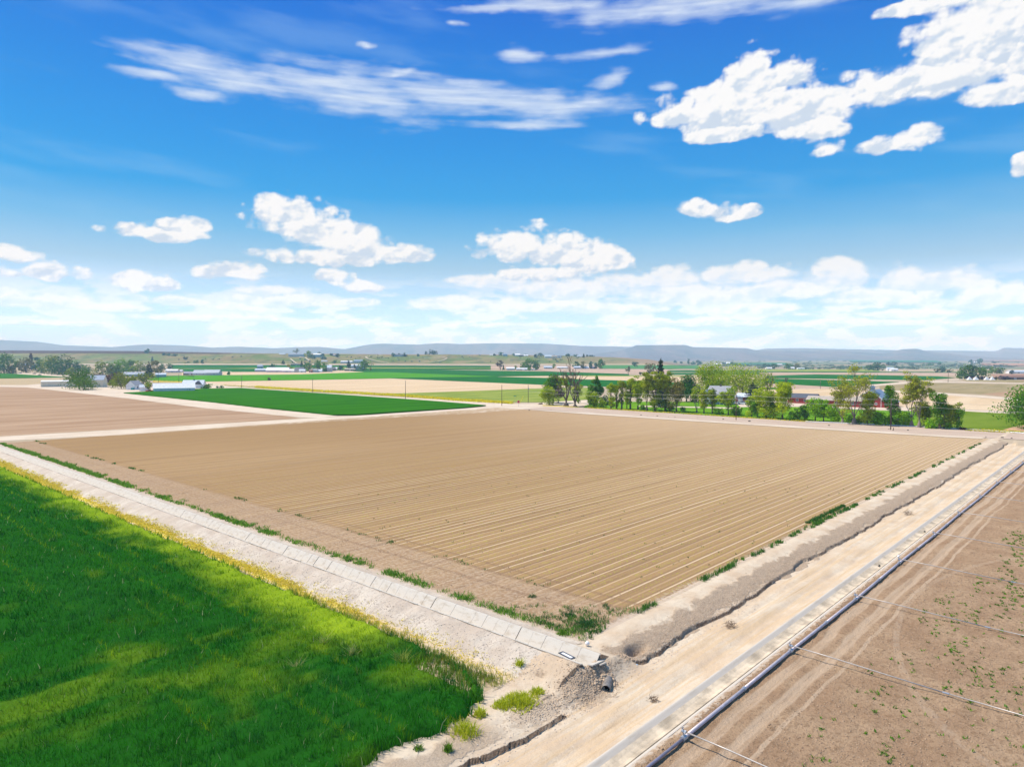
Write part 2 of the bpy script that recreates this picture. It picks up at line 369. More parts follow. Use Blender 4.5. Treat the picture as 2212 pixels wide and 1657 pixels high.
FAR=[(-1400,742),(-900,730),(-400,738),(-150,731),(0,734.5),(83,738.6),(138,746),(242,750),(300,745),(326,744.6),(393,746),(460,751),(515,749),(593,752.5),(645,750),(691,749.5),(745,754.5),(770,749.5),(803,743.7),(828,742.5),(903,744.8),(946,741.5),(996,743.6),(1046,742),(1113,742),(1181,742.8),(1256,747.5),(1339,749),(1480,752),(1612,755),(1636,756.5),(1649,753.6),(1726,752),(1809,754),(1934,756.6),(2152,758.6),(2167,751.6),(2212,752.3),(2400,751),(2440,757),(2800,752),(3600,756)]
NEAR=[(1100,790),(1200,777),(1340,757),(1365,750),(1373,746),(1475,745.3),(1482,746),(1494,750),(1612,752.3),(1628,756),(1645,758),(1700,758.5),(1809,758),(1909,764),(1930,760),(1940,756.5),(1951,754.5),(1975,753.6),(1985,754.5),(1996,758),(2025,762),(2050,763),(2080,768),(2140,772),(2212,776),(2400,774),(2700,768),(3300,772)]
hills('hills',FAR,7000,8900,20,GROUND,31,60,-1.5,1.5,900,lambda t:np.where(t>.8,.72+(t-.8)*1.4,t*.9))
hills('hills',NEAR,5000,6500,20,GROUND,47,42,0.0,1.25,700,lambda t:np.where(t>.86,.7+(t-.86)*2.143,t*.814))
# ================================================================ NEAR GROUND, heights in the field's own axes
def edge_w(s):
    return 25.1+ (fbm(s/6,s*0+.3,51,4)-.5)*2.0+(vn(s/.9,s*0,52)-.5)*.28 -.0*s
def hn(s,w):
    s=np.asarray(s,float); w=np.asarray(w,float)
    road=np.interp(w,[20,20.25,21,23,24.4,26],[-.06,-.12,-.3,-.32,-.42,-.5])+(fbm(s/3,w*1.2,53,4)-.5)*.14
    rut=np.exp(-((w-21.6-(vn(s/9,s*0,54)-.5)*.4)/.22)**2)+np.exp(-((w-23.2-(vn(s/9,s*0,54)-.5)*.4)/.25)**2); road=road-.07*rut
    e=edge_w(s); top=.12
    sl=np.interp(w-e,[0,.12,1.2,2.4,3.2],[-.36,-.24,-.06,.08,.12]); sl=sl+(fbm(s*1.6,w*1.6,55,4)-.5)*.13*sm(e,e+.6,w)*sm(28.6,27,w)
    bank=np.where(w>e,sl,road-.06*sm(e-1.2,e,w))
    bank=np.where(w>28.2,sl*(1-sm(28.2,29.2,w))+.06*sm(28.2,29.2,w),bank)
    berm=np.interp(s,[30.8,32.2,32.9,33.6,34.5,34.85,35.4,36.1,36.75,37.1,38.4,39.3],[0,.03,.4,.68,.92,.86,.0,.0,.78,.8,.18,.04])
    berm=berm+(fbm(s*1.1,w*.9,56,4)-.5)*.3*sm(31.5,32.6,s)*sm(35.0,34.4,s)
    endf=sm(24.0,26.2,w)
    fill=np.interp(s,[30.8,32.2,33.4,34.6,36.2,37.4,39.3,41],[-.05,.05,.5,.74,.7,.5,.12,.1])+(fbm(s*1.8,w*1.8,57,4)-.5)*.35
    bz=np.where(w>26.0,berm,fill*endf+road*(1-endf))
    inb=sm(30.6,31.2,s)*sm(40.2,39.2,s)
    lw=np.where(s<31,np.where(w>25,.0+.05*(fbm(s,w,58,3)-.5),0),0)
    e2=24.6+(fbm(s/4,s*0+9,59,4)-.5)*1.3+(vn(s/.5,s*0,60)-.5)*.2
    low=np.where(w>e2,-.16+.14*sm(e2,e2+1.5,w)+(fbm(s*1.5,w*1.5,60,4)-.5)*.16,road)
    out=np.where(s<31,low,bank)
    out=out*(1-inb)+bz*inb
    pit=np.exp(-(((s-41.2)/1.0)**2+((w-26.0)/.5)**2)**1.5); out=out-pit*.75
    return out
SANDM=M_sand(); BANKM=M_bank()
ss=np.concatenate([np.arange(-20,14,1.),np.arange(14,72,.14),np.arange(72,120,.4),np.arange(120,242,.9)])
ws=np.concatenate([np.arange(20.03,24,.2),np.arange(24,29.01,.07),[29.15]])
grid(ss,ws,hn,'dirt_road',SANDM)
s2=np.concatenate([np.arange(30.8,34.7,.16),[34.8,34.84],np.arange(34.9,36.8,.18),[36.85],np.arange(37,39.4,.2)])
w2=np.concatenate([np.arange(29,60,.22),np.arange(60,110,.5),np.arange(110,330,2.)])
grid(s2,w2,hn,'ditch_bank',BANKM)
# furrowed field
def hf(s,w):
    ph=np.abs(((w/ROWP)%1)-.5); far=1-sm(60,150,w)*.6
    z=.03+np.interp(ph,[0,.1,.2,.3,.5],[-.03,-.025,.015,.022,.02])*far*np.where(s<47,.45,1)
    z=z+(fbm(s/1.5,w*1.3,61,4)-.5)*np.where(s<47,.16,.05)
    ed=sm(29,30,w)*sm(39.2,40.2,s)
    return z*ed+(1-ed)*hn(np.minimum(s,60),np.maximum(w*0+29.1,29.1))*0+ (1-ed)*.05
ssf=np.concatenate([np.arange(39.1,60,.35),np.arange(60,217.1,1.6),[217.4]]); wsf=np.arange(29.05,205.2,.14)
grid(ssf,wsf,hf,'field',M_main())
# rough soil east of the lined ditch
def hs(s,w):
    z=(fbm(s*1.2,w*1.2,62,5)-.5)*.16
    for t0 in (16.75,15.35): z=z-.05*np.exp(-((w-t0)/.3)**2)
    return z+.02+.12*np.exp(-((w-18.0)/.25)**2)
so=np.concatenate([np.arange(-20,18,1.2),np.arange(18,60,.22),np.arange(60,130,.6),np.arange(130,332,1.6)])
wo=np.concatenate([np.arange(-60,0,2.5),np.arange(0,18.3,.2),[18.42]])
grid(so,wo,hs,'field',M_soil())
# wheat ground
WG=M_field('shaded_crop_floor',(.03,.05,.015),(.06,.08,.025),sc=.2)
def hw_(s,w): return (fbm(s/3,w/3,63,3)-.5)*.1+0.0*s
grid(np.concatenate([np.arange(-40,22,2.),np.arange(22,30.9,.3),[30.95]]),np.concatenate([np.arange(28.9,50,.4),np.arange(50,330,3.)]),hw_,'field',None or M_field('stubble_floor',(.50,.40,.27),(.42,.32,.2),(.3,.23,.13),sc=.5,fine=3.,bump=.05))
# ================================================================ CONCRETE DITCHES
CONC=M_conc('pale_concrete',(.58,.53,.45),(.42,.35,.26)); CONC2=M_conc('grey_concrete',(.56,.5,.42),(.46,.39,.3)); DARK=M_plain('dark_joint',(.16,.12,.085),.9)
def strip(name,prof,w0,w1,mat,parent,axis='w',step=3.):
    """thin-walled profile [(a,z)..] swept between two stations"""
    n=max(2,int(abs(w1-w0)/step)+1); st=np.linspace(w0,w1,n); V=[];Fs=[]; k=len(prof)
    th=.07
    for q in st:
        for (a,z) in prof: V.append((a,q,z) if axis=='w' else (q,a,z))
        for (a,z) in prof: V.append((a,q,z-th) if axis=='w' else (q,a,z-th))
    for i in range(n-1):
        for j in range(k-1):
            a=i*2*k+j; Fs.append((a,a+1,a+1+2*k,a+2*k)); b=a+k; Fs.append((b,b+2*k,b+1+2*k,b+1))
        a=i*2*k; Fs.append((a,a+2*k,a+3*k,a+k)); a=i*2*k+k-1; Fs.append((a,a+k,a+3*k,a+2*k))
    for i in (0,n-1):
        for j in range(k-1):
            a=i*2*k+j; Fs.append((a,a+k,a+k+1,a+1))
    return mk(name,V,Fs,mat,parent)
cd=empty('concrete_ditch',(0,0,0),TH,'dry ditch lined with pale jointed concrete slabs along the left side of the furrowed field','ditch')
prof=[(34.72,.95),(34.84,.95),(35.5,.17),(36.0,.17),(36.72,.93),(36.86,.93)]
rr=random.Random(3)
w=25.9; k=0
while w<326:
    L=1.15 if w<150 else 8.
    if w<29: L=1.5
    gap=(.022 if rr.random()<.85 else .07) if w<150 else .04
    if w<100 or True:
        dz=rr.uniform(-.012,.012)
        pp=[(a,z+dz) for a,z in prof]
        if w<97: strip('slab',pp,w+gap,w+L,CONC,cd,step=2)
        else:
            strip('slab',pp,w+gap,326,CONC,cd,step=6); break
    w+=L
# dark earth showing through the open joints
jt=MB()
w=25.9
while w<97:
    w+=1.5 if w<29 else 1.15
strip('joint_bed',[(a,z-.05) for a,z in prof],26.0,325,DARK,cd,step=6)
c2=empty('concrete_ditch',(0,0,0),TH,'shallow grey concrete ditch running beside the dirt road and the long pipe','ditch')
strip('channel_lining',[(20.12,-.02),(20.02,0),(19.95,-.02),(19.5,-.24),(19.2,-.34),(18.9,-.3),(18.62,-.06),(18.5,.03),(18.4,.03)],-18,330,CONC2,c2,axis='s',step=4)
SILT=M_plain('ditch_silt',(.56,.46,.33),.95,var=.3,scale=.8,bump=.05)
o=strip('silt_bed',[(19.74,-.2),(19.66,-.13),(19.4,-.21),(19.1,-.24),(18.85,-.18),(18.78,-.3)],-18,330,SILT,c2,axis='s',step=1.5)
# ================================================================ FAR FIELDS AND ROADS (sheets draped on the terrain)
LAY=[0]
def sheet(name,poly,mat,lay=1,height=0.,label=None,kind='structure'):
    """poly in picture coordinates, set down where those lines of sight meet the terrain"""
    pts=[]
    n=len(poly)
    for i in range(n):
        p,q=poly[i],poly[(i+1)%n]; L=math.hypot(q[0]-p[0],(q[1]-p[1])*6); m=max(1,int(L/40))
        for k in range(m): pts.append((p[0]+(q[0]-p[0])*k/m,p[1]+(q[1]-p[1])*k/m))
    K=6.
    P2=[Vector((a,b*K)) for a,b in pts]; ne=len(P2); edges=[(i,(i+1)%ne) for i in range(ne)]
    vmin,vmax=min(p[1] for p in poly),max(p[1] for p in poly); umin,umax=min(p[0] for p in poly),max(p[0] for p in poly)
    if vmin<812:
        b=math.ceil(vmin/1.6)*1.6
        while b<min(vmax,814):
            a=math.ceil(umin/36)*36+ (.3)
            while a<umax:
                ins=False; j=ne-1
                for i in range(ne):
                    if (pts[i][1]>b)!=(pts[j][1]>b) and a<(pts[j][0]-pts[i][0])*(b-pts[i][1])/(pts[j][1]-pts[i][1]+1e-12)+pts[i][0]: ins=not ins
                    j=i
                if ins: P2.append(Vector((a,b*K)))
                a+=36
            b+=1.6
    r=delaunay_2d_cdt(P2,edges,[list(range(ne))],1,1e-4)
    V=[]
    for p in r[0]:
        g=G(p.x,p.y/K); g.z+=lay*(.01+g.y*2e-5+2e-4*max(0,g.y-800))+height; V.append(g)
    Fs=[tuple(f) for f in r[2]]
    if height>.05:
        # side skirt so that a standing crop has an edge
        from collections import Counter
        ec=Counter(); ed={}
        for f in Fs:
            for i in range(len(f)):
                a,b=f[i],f[(i+1)%len(f)]; ec[frozenset((a,b))]+=1; ed[frozenset((a,b))]=(a,b)
        for e,cn in ec.items():
            if cn==1:
                a,b=ed[e]; m=len(V); V+= [V[a]-Vector((0,0,height+.3)),V[b]-Vector((0,0,height+.3))]; Fs.append((b,a,m,m+1))
    o=mk(name,V,Fs,mat); o['kind']=kind; return o
def ribbon(name,pts,wd,mat,lay=3):
    """a lane of real width wd metres through picture points"""
    fine=[]
    for i in range(len(pts)-1):
        p,q=pts[i],pts[i+1]; m=max(1,int(math.hypot(q[0]-p[0],(q[1]-p[1])*6)/10))
        for k in range(m): fine.append((p[0]+(q[0]-p[0])*k/m,p[1]+(q[1]-p[1])*k/m))
    fine.append(pts[-1]); g=[G(*p) for p in fine]; V=[];Fs=[]
    for i,p in enumerate(g):
        d=(g[min(i+1,len(g)-1)]-g[max(i-1,0)]); d.z=0; d.normalize(); nrm=Vector((-d.y,d.x,0))
        for k in (-1,1):
            q=p+nrm*wd/2*k; q.z=float(T(q.x,q.y))+lay*(.01+p.y*2e-5+2e-4*max(0,p.y-800))+(.8 if p.y>1500 else 0); V.append(q)
        if i: a=2*i; Fs.append((a-2,a-1,a+1,a))
    o=mk(name,V,Fs,mat); o['kind']='structure'; return o
mTAN=M_field('tan_soil',(.56,.41,.25),(.64,.50,.33),(.5,.36,.22),sc=.01)
mBRN=M_field('brown_soil',(.34,.22,.135),(.44,.305,.2),(.3,.19,.115),sc=.012)
mBRN2=M_field('pinkish_soil',(.42,.30,.22),(.5,.37,.28),(.36,.26,.18),sc=.01)
mGRN=M_field('green_crop',(.022,.125,.004),(.038,.175,.006),(.014,.085,.004),sc=.02,rows=2.2,rowc=(.015,.11,.012),rowamt=.3)
mLIM=M_field('lime_crop',(.055,.24,.005),(.08,.29,.006),(.04,.2,.006),sc=.01)
mDKG=M_field('deep_green_crop',(.01,.105,.014),(.016,.145,.017),(.008,.08,.012),sc=.01)
mOLV=M_field('olive_crop',(.19,.25,.045),(.28,.32,.07),(.12,.19,.03),sc=.03,stretch=(1,3))
mOLB=M_field('thin_crop_soil',(.27,.22,.11),(.34,.27,.15),(.22,.2,.09),sc=.01)
mPAL=M_field('pale_gravel',(.58,.475,.36),(.65,.55,.43),(.49,.39,.29),sc=.08,stretch=(1,1))
mRDP=M_field('roadside_dirt',(.47,.36,.28),(.53,.42,.33),(.36,.26,.19),sc=.08,stretch=(3,1),fine=.9)
mLAW=M_field('lawn_grass',(.10,.24,.012),(.16,.32,.018),(.05,.14,.01),sc=.06,stretch=(1,1))
mPST=M_field('pasture_grass',(.13,.2,.018),(.17,.24,.028),(.1,.17,.015),sc=.04,stretch=(1,2))
mYEL=M_field('dry_yellow_grass',(.5,.38,.06),(.55,.42,.12),(.35,.33,.05),sc=.1)
mRED=M_field('reddish_soil',(.33,.19,.13),(.4,.24,.17),sc=.01)
mORG=M_field('orange_dirt',(.5,.3,.18),(.58,.38,.24),sc=.1,stretch=(1,1))
mTEA=M_field('bluish_crop',(.03,.16,.09),(.05,.2,.11),sc=.005)
# ---- nearest farm blocks
sheet('field',[(-700,838),(0,836),(58,837),(167,849),(283,862),(443,882),(620,899),(650,904),(553,910),(276,926.5),(0,942.5),(-500,972)],mBRN,1)
sheet('dirt_road',[(-500,973),(0,943.5),(276,927.5),(553,910.5),(829,894.5),(1054,879),(1130,876),(1256,884),(1240,890),(1130,884.5),(1054,890.5),(829,903.5),(553,920.5),(276,939.5),(0,952.5),(-500,985)],mPAL,2)
sheet('dirt_road',[(-700,832),(0,832),(58,832),(120,838),(267,850),(460,870),(553,881),(670,893),(730,898.5),(690,903),(645,901.5),(443,882),(283,862),(167,849),(58,837),(0,836),(-700,838)],mPAL,3)
sheet('yard',[(58,832),(107,828),(160,829),(225,835),(262,836),(300,838),(330,835),(393,828),(436,826),(470,829),(500,836),(420,843),(330,847),(267,851),(200,846),(120,839)],mPAL,4)
E_=[(267,850),(423,841.5),(518,839.5),(645,848),(922,867),(1049.5,877.5),(996,883),(829.5,893.7),(770,898),(720,898),(670,892.5),(553,881),(460,870)]
sheet('crop_field',E_,mGRN,4,.45)
sheet('gravel_road',[(415,841.5),(440,835),(500,835),(553,839.5),(686,848.7),(922,861.5),(1104,873),(1180,871),(1250,862),(1280,864),(1262,872),(1200,880),(1130,884),(1050,879),(922,868.5),(645,849),(518,840.3),(423,842.3)],mPAL,3)
sheet('field',[(436.5,825),(645,822),(750,820),(846,818.3),(1171,832),(1240,836),(1240,837),(1171,838.7),(1046,843.7),(879.5,849.5),(836,850),(553,836),(470,831)],mTAN,2)
sheet('crop_field',[(836,850.5),(879.5,849.8),(1046,844.2),(1171,839),(1290,838),(1290,862),(1272,864),(1172.7,869.5),(1106,869),(996,864),(869,854.5)],mOLV,3,.1)
sheet('crop_field',[(300,818),(330,817.3),(393,812),(645,809.5),(770,805),(829.5,804.5),(1000,811),(1076,814),(900,816),(845,817.5),(750,819.5),(645,821.3),(435,824.7),(393,824),(330,822.3)],mLIM,3,.2)
sheet('crop_field',[(829,798),(1198,803.7),(1356,808.7),(1360,812),(1256,811.3),(1198,812),(1076,813.7),(1000,811),(829.5,804.5),(790,804.5),(740,799)],mDKG,3,.2)
sheet('crop_field',[(845,817.6),(900,816),(1076,814.6),(1198,817.2),(1256,820),(1381,823.7),(1480,828),(1480,842),(1381,839),(1256,833.7),(1171,831.3)],mDKG,3,.2)
sheet('field',[(1076,813.8),(1198,812.2),(1256,811.6),(1500,812.5),(1640,816),(1641,826),(1480,827.5),(1381,823.3),(1256,819.6),(1198,816.9)],mTAN,2)
sheet('verge_grass',[(1256,811.3),(1500,812.3),(1500,814.4),(1256,813.2)],mOLV,5)
sheet('crop_field',[(371,789.3),(553,789.6),(700,790),(1060,791),(1060,795),(700,793.5),(545,795),(476,796),(371,796)],mDKG,2,.2)
sheet('crop_field',[(371,797.5),(476,797),(600,797.5),(740,797),(829,797),(1060,796.8),(1060,799),(900,799.2),(740,799),(645,803),(543,803.5),(371,803.7)],mDKG,2,.2)
sheet('field',[(371,796.2),(476,796.3),(545,795.3),(700,794),(1060,795.3),(1060,796.4),(829,796.6),(740,796.6),(600,797),(371,797.2)],mOLV,3)
sheet('field',[(393,804.2),(543,804),(645,803.5),(740,802),(790,804),(770,804.7),(645,809),(393,811.5)],mTAN,2)
sheet('gravel_road',[(150,787.3),(371,787.3),(645,788),(829,788.4),(1106,788.8),(1300,788.8),(1300,789.8),(1106,789.8),(829,789.4),(371,789),(150,789)],mPAL,5)
sheet('gravel_road',[(160,803.4),(500,803.2)]+[(500,804.4),(160,804.6)],mPAL,5)
sheet('field',[(1060,790.5),(1300,790.3),(1300,797),(1200,798),(1060,797)],mBRN2,2)
sheet('crop_field',[(1298,789.2),(1400,789.3),(1508,789.6),(1515,797.5),(1446,797.8),(1298,796.6)],mTEA if 0 else M_field('hazy_green_crop',(.06,.2,.06),(.08,.23,.07),sc=.01),2,.2)
sheet('field',[(1130,798),(1300,797),(1446,798.2),(1446,806.3),(1356,808),(1198,803.3)],mBRN2,2)
sheet('crop_field',[(1442,801.2),(1500,800.6),(1640,801.5),(1640,804),(1442,804.4)],mDKG,3,.2)
sheet('crop_field',[(1440,806),(1640,805.6),(1640,809.6),(1440,809.8)],mDKG,3,.2)
# ---- right hand side
sheet('crop_field',[(1630,798.2),(1900,798.4),(1900,803),(1640,803)],mOLV,2)
sheet('crop_field',[(1640,803.1),(2080,804.2),(2080,805.6),(1640,804.6)],mDKG,3,.2)
sheet('field',[(1640,804.8),(2080,805.8),(2080,812.5),(1759,809.2),(1660,811)],mBRN2,2)
sheet('crop_field',[(1655,813.2),(1690,811.6),(1759,809.5),(1900,811.5),(2028,813.7),(2062,816.4),(2000,821.6),(1876,820),(1767,818.2),(1655,817)],mDKG,3,.2)
sheet('crop_field',[(1649,818.2),(1751,820.3),(1809,822),(1942,825.7),(1892,830),(1801,836),(1659,828.2),(1641,825)],mDKG,3,.2)
sheet('field',[(1660,828.7),(1800,836.4),(1780,839),(1700,842),(1640,838)],mBRN2,2)
sheet('crop_field',[(1630,838),(1700,838.5),(1696,841.5),(1630,841.5)],mGRN,4,.2)
sheet('gravel_road',[(1803,836),(1892,830.4),(1950,826.2),(2020,823),(2090,817.5),(2130,817),(2070,821),(2000,825.5),(1900,833),(1810,839)],mPAL,3)
sheet('field',[(1640,842),(1780,840),(1880,843),(1996,850),(2176,864),(2260,868),(2260,893),(2183,889),(2073,884),(1900,880),(1640,862)],mTAN,2)
sheet('field',[(1900,834),(2000,827),(2100,829),(2212,831),(2290,833),(2118,852),(1996,846.5),(1900,842)],mOLB,3)
sheet('field',[(2118,852),(2290,833),(2500,838),(2500,868),(2176,858)],mBRN,2)
sheet('gravel_road',[(1900,842.5),(1996,846),(2176,859),(2300,868),(2300,873.5),(2176,863.5),(1996,850.4),(1900,846)],mPAL,4)
sheet('gravel_road',[(1960,824.3),(2090,824.8),(2300,829.6),(2300,831),(2090,827),(1960,826.6)],mPAL,5)
sheet('verge_grass',[(2070,819),(2300,821.5),(2300,829.3),(2090,824.6)],mOLB,3)
sheet('field',[(2140,809),(2210,808),(2400,812),(2400,824),(2212,822),(2150,817)],mRED,3)
for a,b,c in ((1996,837,2072),(2081,838,2100),(2108,838.4,2124),(2132,838.8,2162),(2168,839.6,2190)):
    ribbon('dirt_strip',[(a,b),(c,b+(c-a)*.012)],2.2,mPAL,6)
sheet('gravel_road',[(1900,881),(2073,884.5),(2183,889.5),(2300,894),(2300,899),(2183,893.5),(2073,890),(1960,888),(1900,887)],mPAL,4)
sheet('pasture',[(1980,884),(2043,886.5),(2176,894),(2300,900),(2300,921),(2165,929.5),(2085,928.5),(1980,924)],mPST,5)
sheet('lawn',[(1272,868),(1400,868),(1560,868),(1640,872),(1700,876),(1900,884),(1985,886),(1985,925),(1892,917),(1751,911.5),(1474,894),(1260,881)],mLAW,3)
sheet('driveway',[(1150,872),(1215,866.5),(1272,863.8),(1310,867),(1290,872),(1240,880),(1180,880)],mPAL,5)
sheet('driveway',[(1380,876.5),(1480,878.5),(1600,881),(1600,884),(1480,880.8),(1380,879)],mPAL,5)
sheet('yard',[(1540,866),(1700,868),(1770,872),(1900,880),(1960,880),(2000,886),(1960,888),(1850,885),(1740,880),(1660,878),(1600,880),(1590,872)],mPAL,6)
sheet('dirt_bank',[(2165,929.5),(2200,920),(2300,914),(2300,938)],mORG,7)
sheet('paved_road',[(1130,884.5),(1180,879.5),(1256,881.5),(1474,894.8),(1751,912.2),(1892,918),(2028,925.5),(2212,937.5),(2500,957),(2500,972),(2212,951),(2043,941),(1751,923),(1474,905.5),(1256,891),(1180,886)],mRDP,7)
sheet('pale_verge',[(1150,886.5),(1256,891.2),(1474,905.7),(1751,923.2),(2043,941.2),(2130,946),(2120,948.5),(2043,945),(1751,927),(1474,909.2),(1256,894.6)],mPAL,8)
sheet('verge_grass',[(1172,875.5),(1215,877),(1240,879),(1236,880.3),(1172,877.3)],mYEL,6)
# ---- left hand side
sheet('crop_field',[(-700,806),(0,807),(40,809),(148,815.3),(60,817.2),(0,818),(-700,818.5)],mGRN,3,.3)
sheet('field',[(-700,818.7),(0,818),(60,817.5),(143,817.5),(155,821),(110,829),(58,831.8),(0,832.2),(-700,832.2)],M_field('buff_soil',(.42,.32,.18),(.47,.37,.23),sc=.02),2)
sheet('gravel_road',[(40,806),(70,806.5),(150,811.5),(200,814),(150,816),(90,812.5),(36,808.5)],mPAL,5)
sheet('crop_field',[(330,813),(393,811.8),(420,812),(420,818),(330,820)],mGRN,5,.1)
sheet('verge_grass',[(330,822.3),(393,824.6),(393,827),(330,826)],mYEL,6)
# ---- fields up on the valley side and lanes on the bench
for poly,m in (([(1800,776),(1930,775.5),(2010,776.5),(2010,778),(1800,777.7)],mTEA),([(1830,780),(2020,780.5),(2040,784),(1840,783)],mTEA),([(1906,774.2),(2030,774.2),(2030,776),(1906,775.8)],mDKG),([(1572,785.5),(1700,785.5),(1700,789),(1572,789)],mTEA),([(2100,779),(2212,780),(2212,782.5),(2100,781)],mRED),([(2120,786),(2300,788),(2300,793),(2120,790)],mRED),([(1690,790),(1830,792),(1830,795),(1690,795)],M_field('sage',(.2,.22,.15),(.25,.25,.18),sc=.01))):
    sheet('far_field',poly,m,6)
ribbon('dirt_track',[(916,776.5),(945,774.5),(955,773),(966,776),(958,780),(945,783),(925,785)],3,mPAL,8)
ribbon('dirt_track',[(824,770.3),(800,770.5),(789,773),(795,777),(815,782),(840,786)],3,mPAL,8)
ribbon('dirt_track',[(627,777),(636,784),(640,787)],3,mPAL,8)
ribbon('dirt_track',[(646,773),(660,775),(668,781)],3,mPAL,8)
ribbon('dirt_track',[(1700,779.5),(1780,776),(1800,772.5)],14,mPAL,8)
# ================================================================ STANDING CROPS, WEEDS, CLODS
def blades(name,S,W,Z,hgt,wid,cols,lean=.25,label=None,kind='stuff',seed=1,loc=None,parent=None,n_out=.0):
    """one tapered, slightly bent blade per point (points in field axes)"""
    n=len(S); r=np.random.RandomState(seed); az=r.uniform(0,2*np.pi,n); la=r.normal(0,lean,(n,2))
    h=hgt*r.uniform(.7,1.25,n); w=wid*r.uniform(.7,1.3,n)
    dx,dy=np.cos(az)*w/2,np.sin(az)*w/2
    b1=np.stack([S-dx,W-dy,Z],-1); b2=np.stack([S+dx,W+dy,Z],-1)
    mx,my=la[:,0]*h*.35,la[:,1]*h*.35; tx,ty=la[:,0]*h,la[:,1]*h
    m2=np.stack([S+dx*.8+mx,W+dy*.8+my,Z+h*.6],-1); m1=np.stack([S-dx*.8+mx,W-dy*.8+my,Z+h*.6],-1)
    t1=np.stack([S+tx-dx*.15,W+ty-dy*.15,Z+h],-1); t2=np.stack([S+tx+dx*.15,W+ty+dy*.15,Z+h],-1)
    P=np.stack([b1,b2,m2,m1,t2,t1],1).reshape(-1,3); i=np.arange(n)*6
    Fc=np.concatenate([np.stack([i,i+1,i+2,i+3],-1),np.stack([i+3,i+2,i+4,i+5],-1)])
    cc=np.repeat(cols,6,0); 
    if loc is not None: P=P-np.array(loc)
    o=mk(name,P,Fc,BLADE,rz=TH,cols=cc,parent=parent)
    if kind: o['kind']=kind
    if label: o['label']=label
    return o
def jit(n,seed,sd=.18):
    return 1+np.random.RandomState(seed).normal(0,sd,(n,1))
# ---- green wheat
r=np.random.RandomState(5)
def wheat_pts(w0,w1,dens):
    a=[ ]
    n=int((w1-w0)*(30.9-(-8))*dens); S=r.uniform(-8,30.9,n); W=r.uniform(w0,w1,n); return S,W
LS=[];LW=[];LH=[];LD=[]
for w0,w1,dens,wd in ((26.5,42,85,.04),(42,62,52,.05),(62,95,26,.075),(95,140,12,.12),(140,215,5,.19)):
    S,W=wheat_pts(w0,w1,dens)
    sl=7.7+(W-41)*.197-14
    k=S>np.minimum(sl,22)
    # right-hand edge of the crop, ragged
    we=np.interp(S,[-8,18,22,26,28.6,29.6,30.0,30.9],[28.2,27.9,28.2,27.5,28.6,30.0,30.5,34.5])+(fbm(S*1.5,W*0,81,3)-.5)*1.0
    k&=W>we
    # thin patch at the corner next to the bank
    thin=sm(28.3,29.4,S)*sm(36.2,33.8,W)*(W>we+.9); k&=(r.rand(len(S))>thin*.93)
    k&=S<30.75+(fbm(S*0,W*.8,82,3)-.5)*.9
    row=np.abs(((W/.19)%1)-.5)
    LS.append(S[k]);LW.append(W[k]);LD.append(np.full(k.sum(),wd))
S=np.concatenate(LS);W=np.concatenate(LW);WD=np.concatenate(LD); n=len(S)
dark=np.array([.013,.14,.010]); mid=np.array([.034,.225,.012]); lime=np.array([.36,.52,.018]); blue=np.array([.035,.2,.035])
st=fbm(S/9,W/2.6,83,4); st2=fbm(S/3.2,W/5,84,4); pat=fbm(S/7,W/11,85,4)
lm=sm(.58,.74,pat)*.38*sm(.35,.6,st)+sm(.6,.8,st2)*.25
edge=sm(26.2,30.9,S+sm(75,45,W)*sm(30,44,W)*1.6+(fbm(S/1.6,W/2.6,86,5)-.5)*5); edge=edge*sm(36,44,W)
edge=edge*(1-.55*sm(29.6,30.3,S))
lm=np.clip(lm+edge*.95,0,1)
for s0 in (25.4,20.6,15.9,22.9): lm=np.clip(lm+np.exp(-((S-s0-(vn(W/7,W*0,87)-.5)*.6)/.16)**2)*.75*sm(.35,.5,vn(W/4,W*0+s0,88)),0,1)
c=dark+(mid-dark)*sm(.3,.65,st)[:,None]; bl_=sm(.5,.72,fbm(S/6,W/4,89,4))*.6; c=c+(blue-c)*bl_[:,None]; c=c+(lime-c)*lm[:,None]
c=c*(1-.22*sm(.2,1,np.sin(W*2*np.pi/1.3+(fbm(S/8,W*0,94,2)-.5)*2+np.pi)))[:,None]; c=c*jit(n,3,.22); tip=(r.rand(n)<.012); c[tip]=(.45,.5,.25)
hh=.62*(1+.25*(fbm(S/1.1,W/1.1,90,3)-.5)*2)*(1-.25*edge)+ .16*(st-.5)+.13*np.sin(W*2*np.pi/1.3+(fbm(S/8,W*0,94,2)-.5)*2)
grp_=(fbm(S/.55,W/.45,91,2)-.5); hh=hh*(1+.5*grp_)
blades('wheat',S,W,np.zeros(n)-.02,np.clip(hh,.25,1.1),WD,np.clip(c,.005,.9),lean=.24,seed=11)
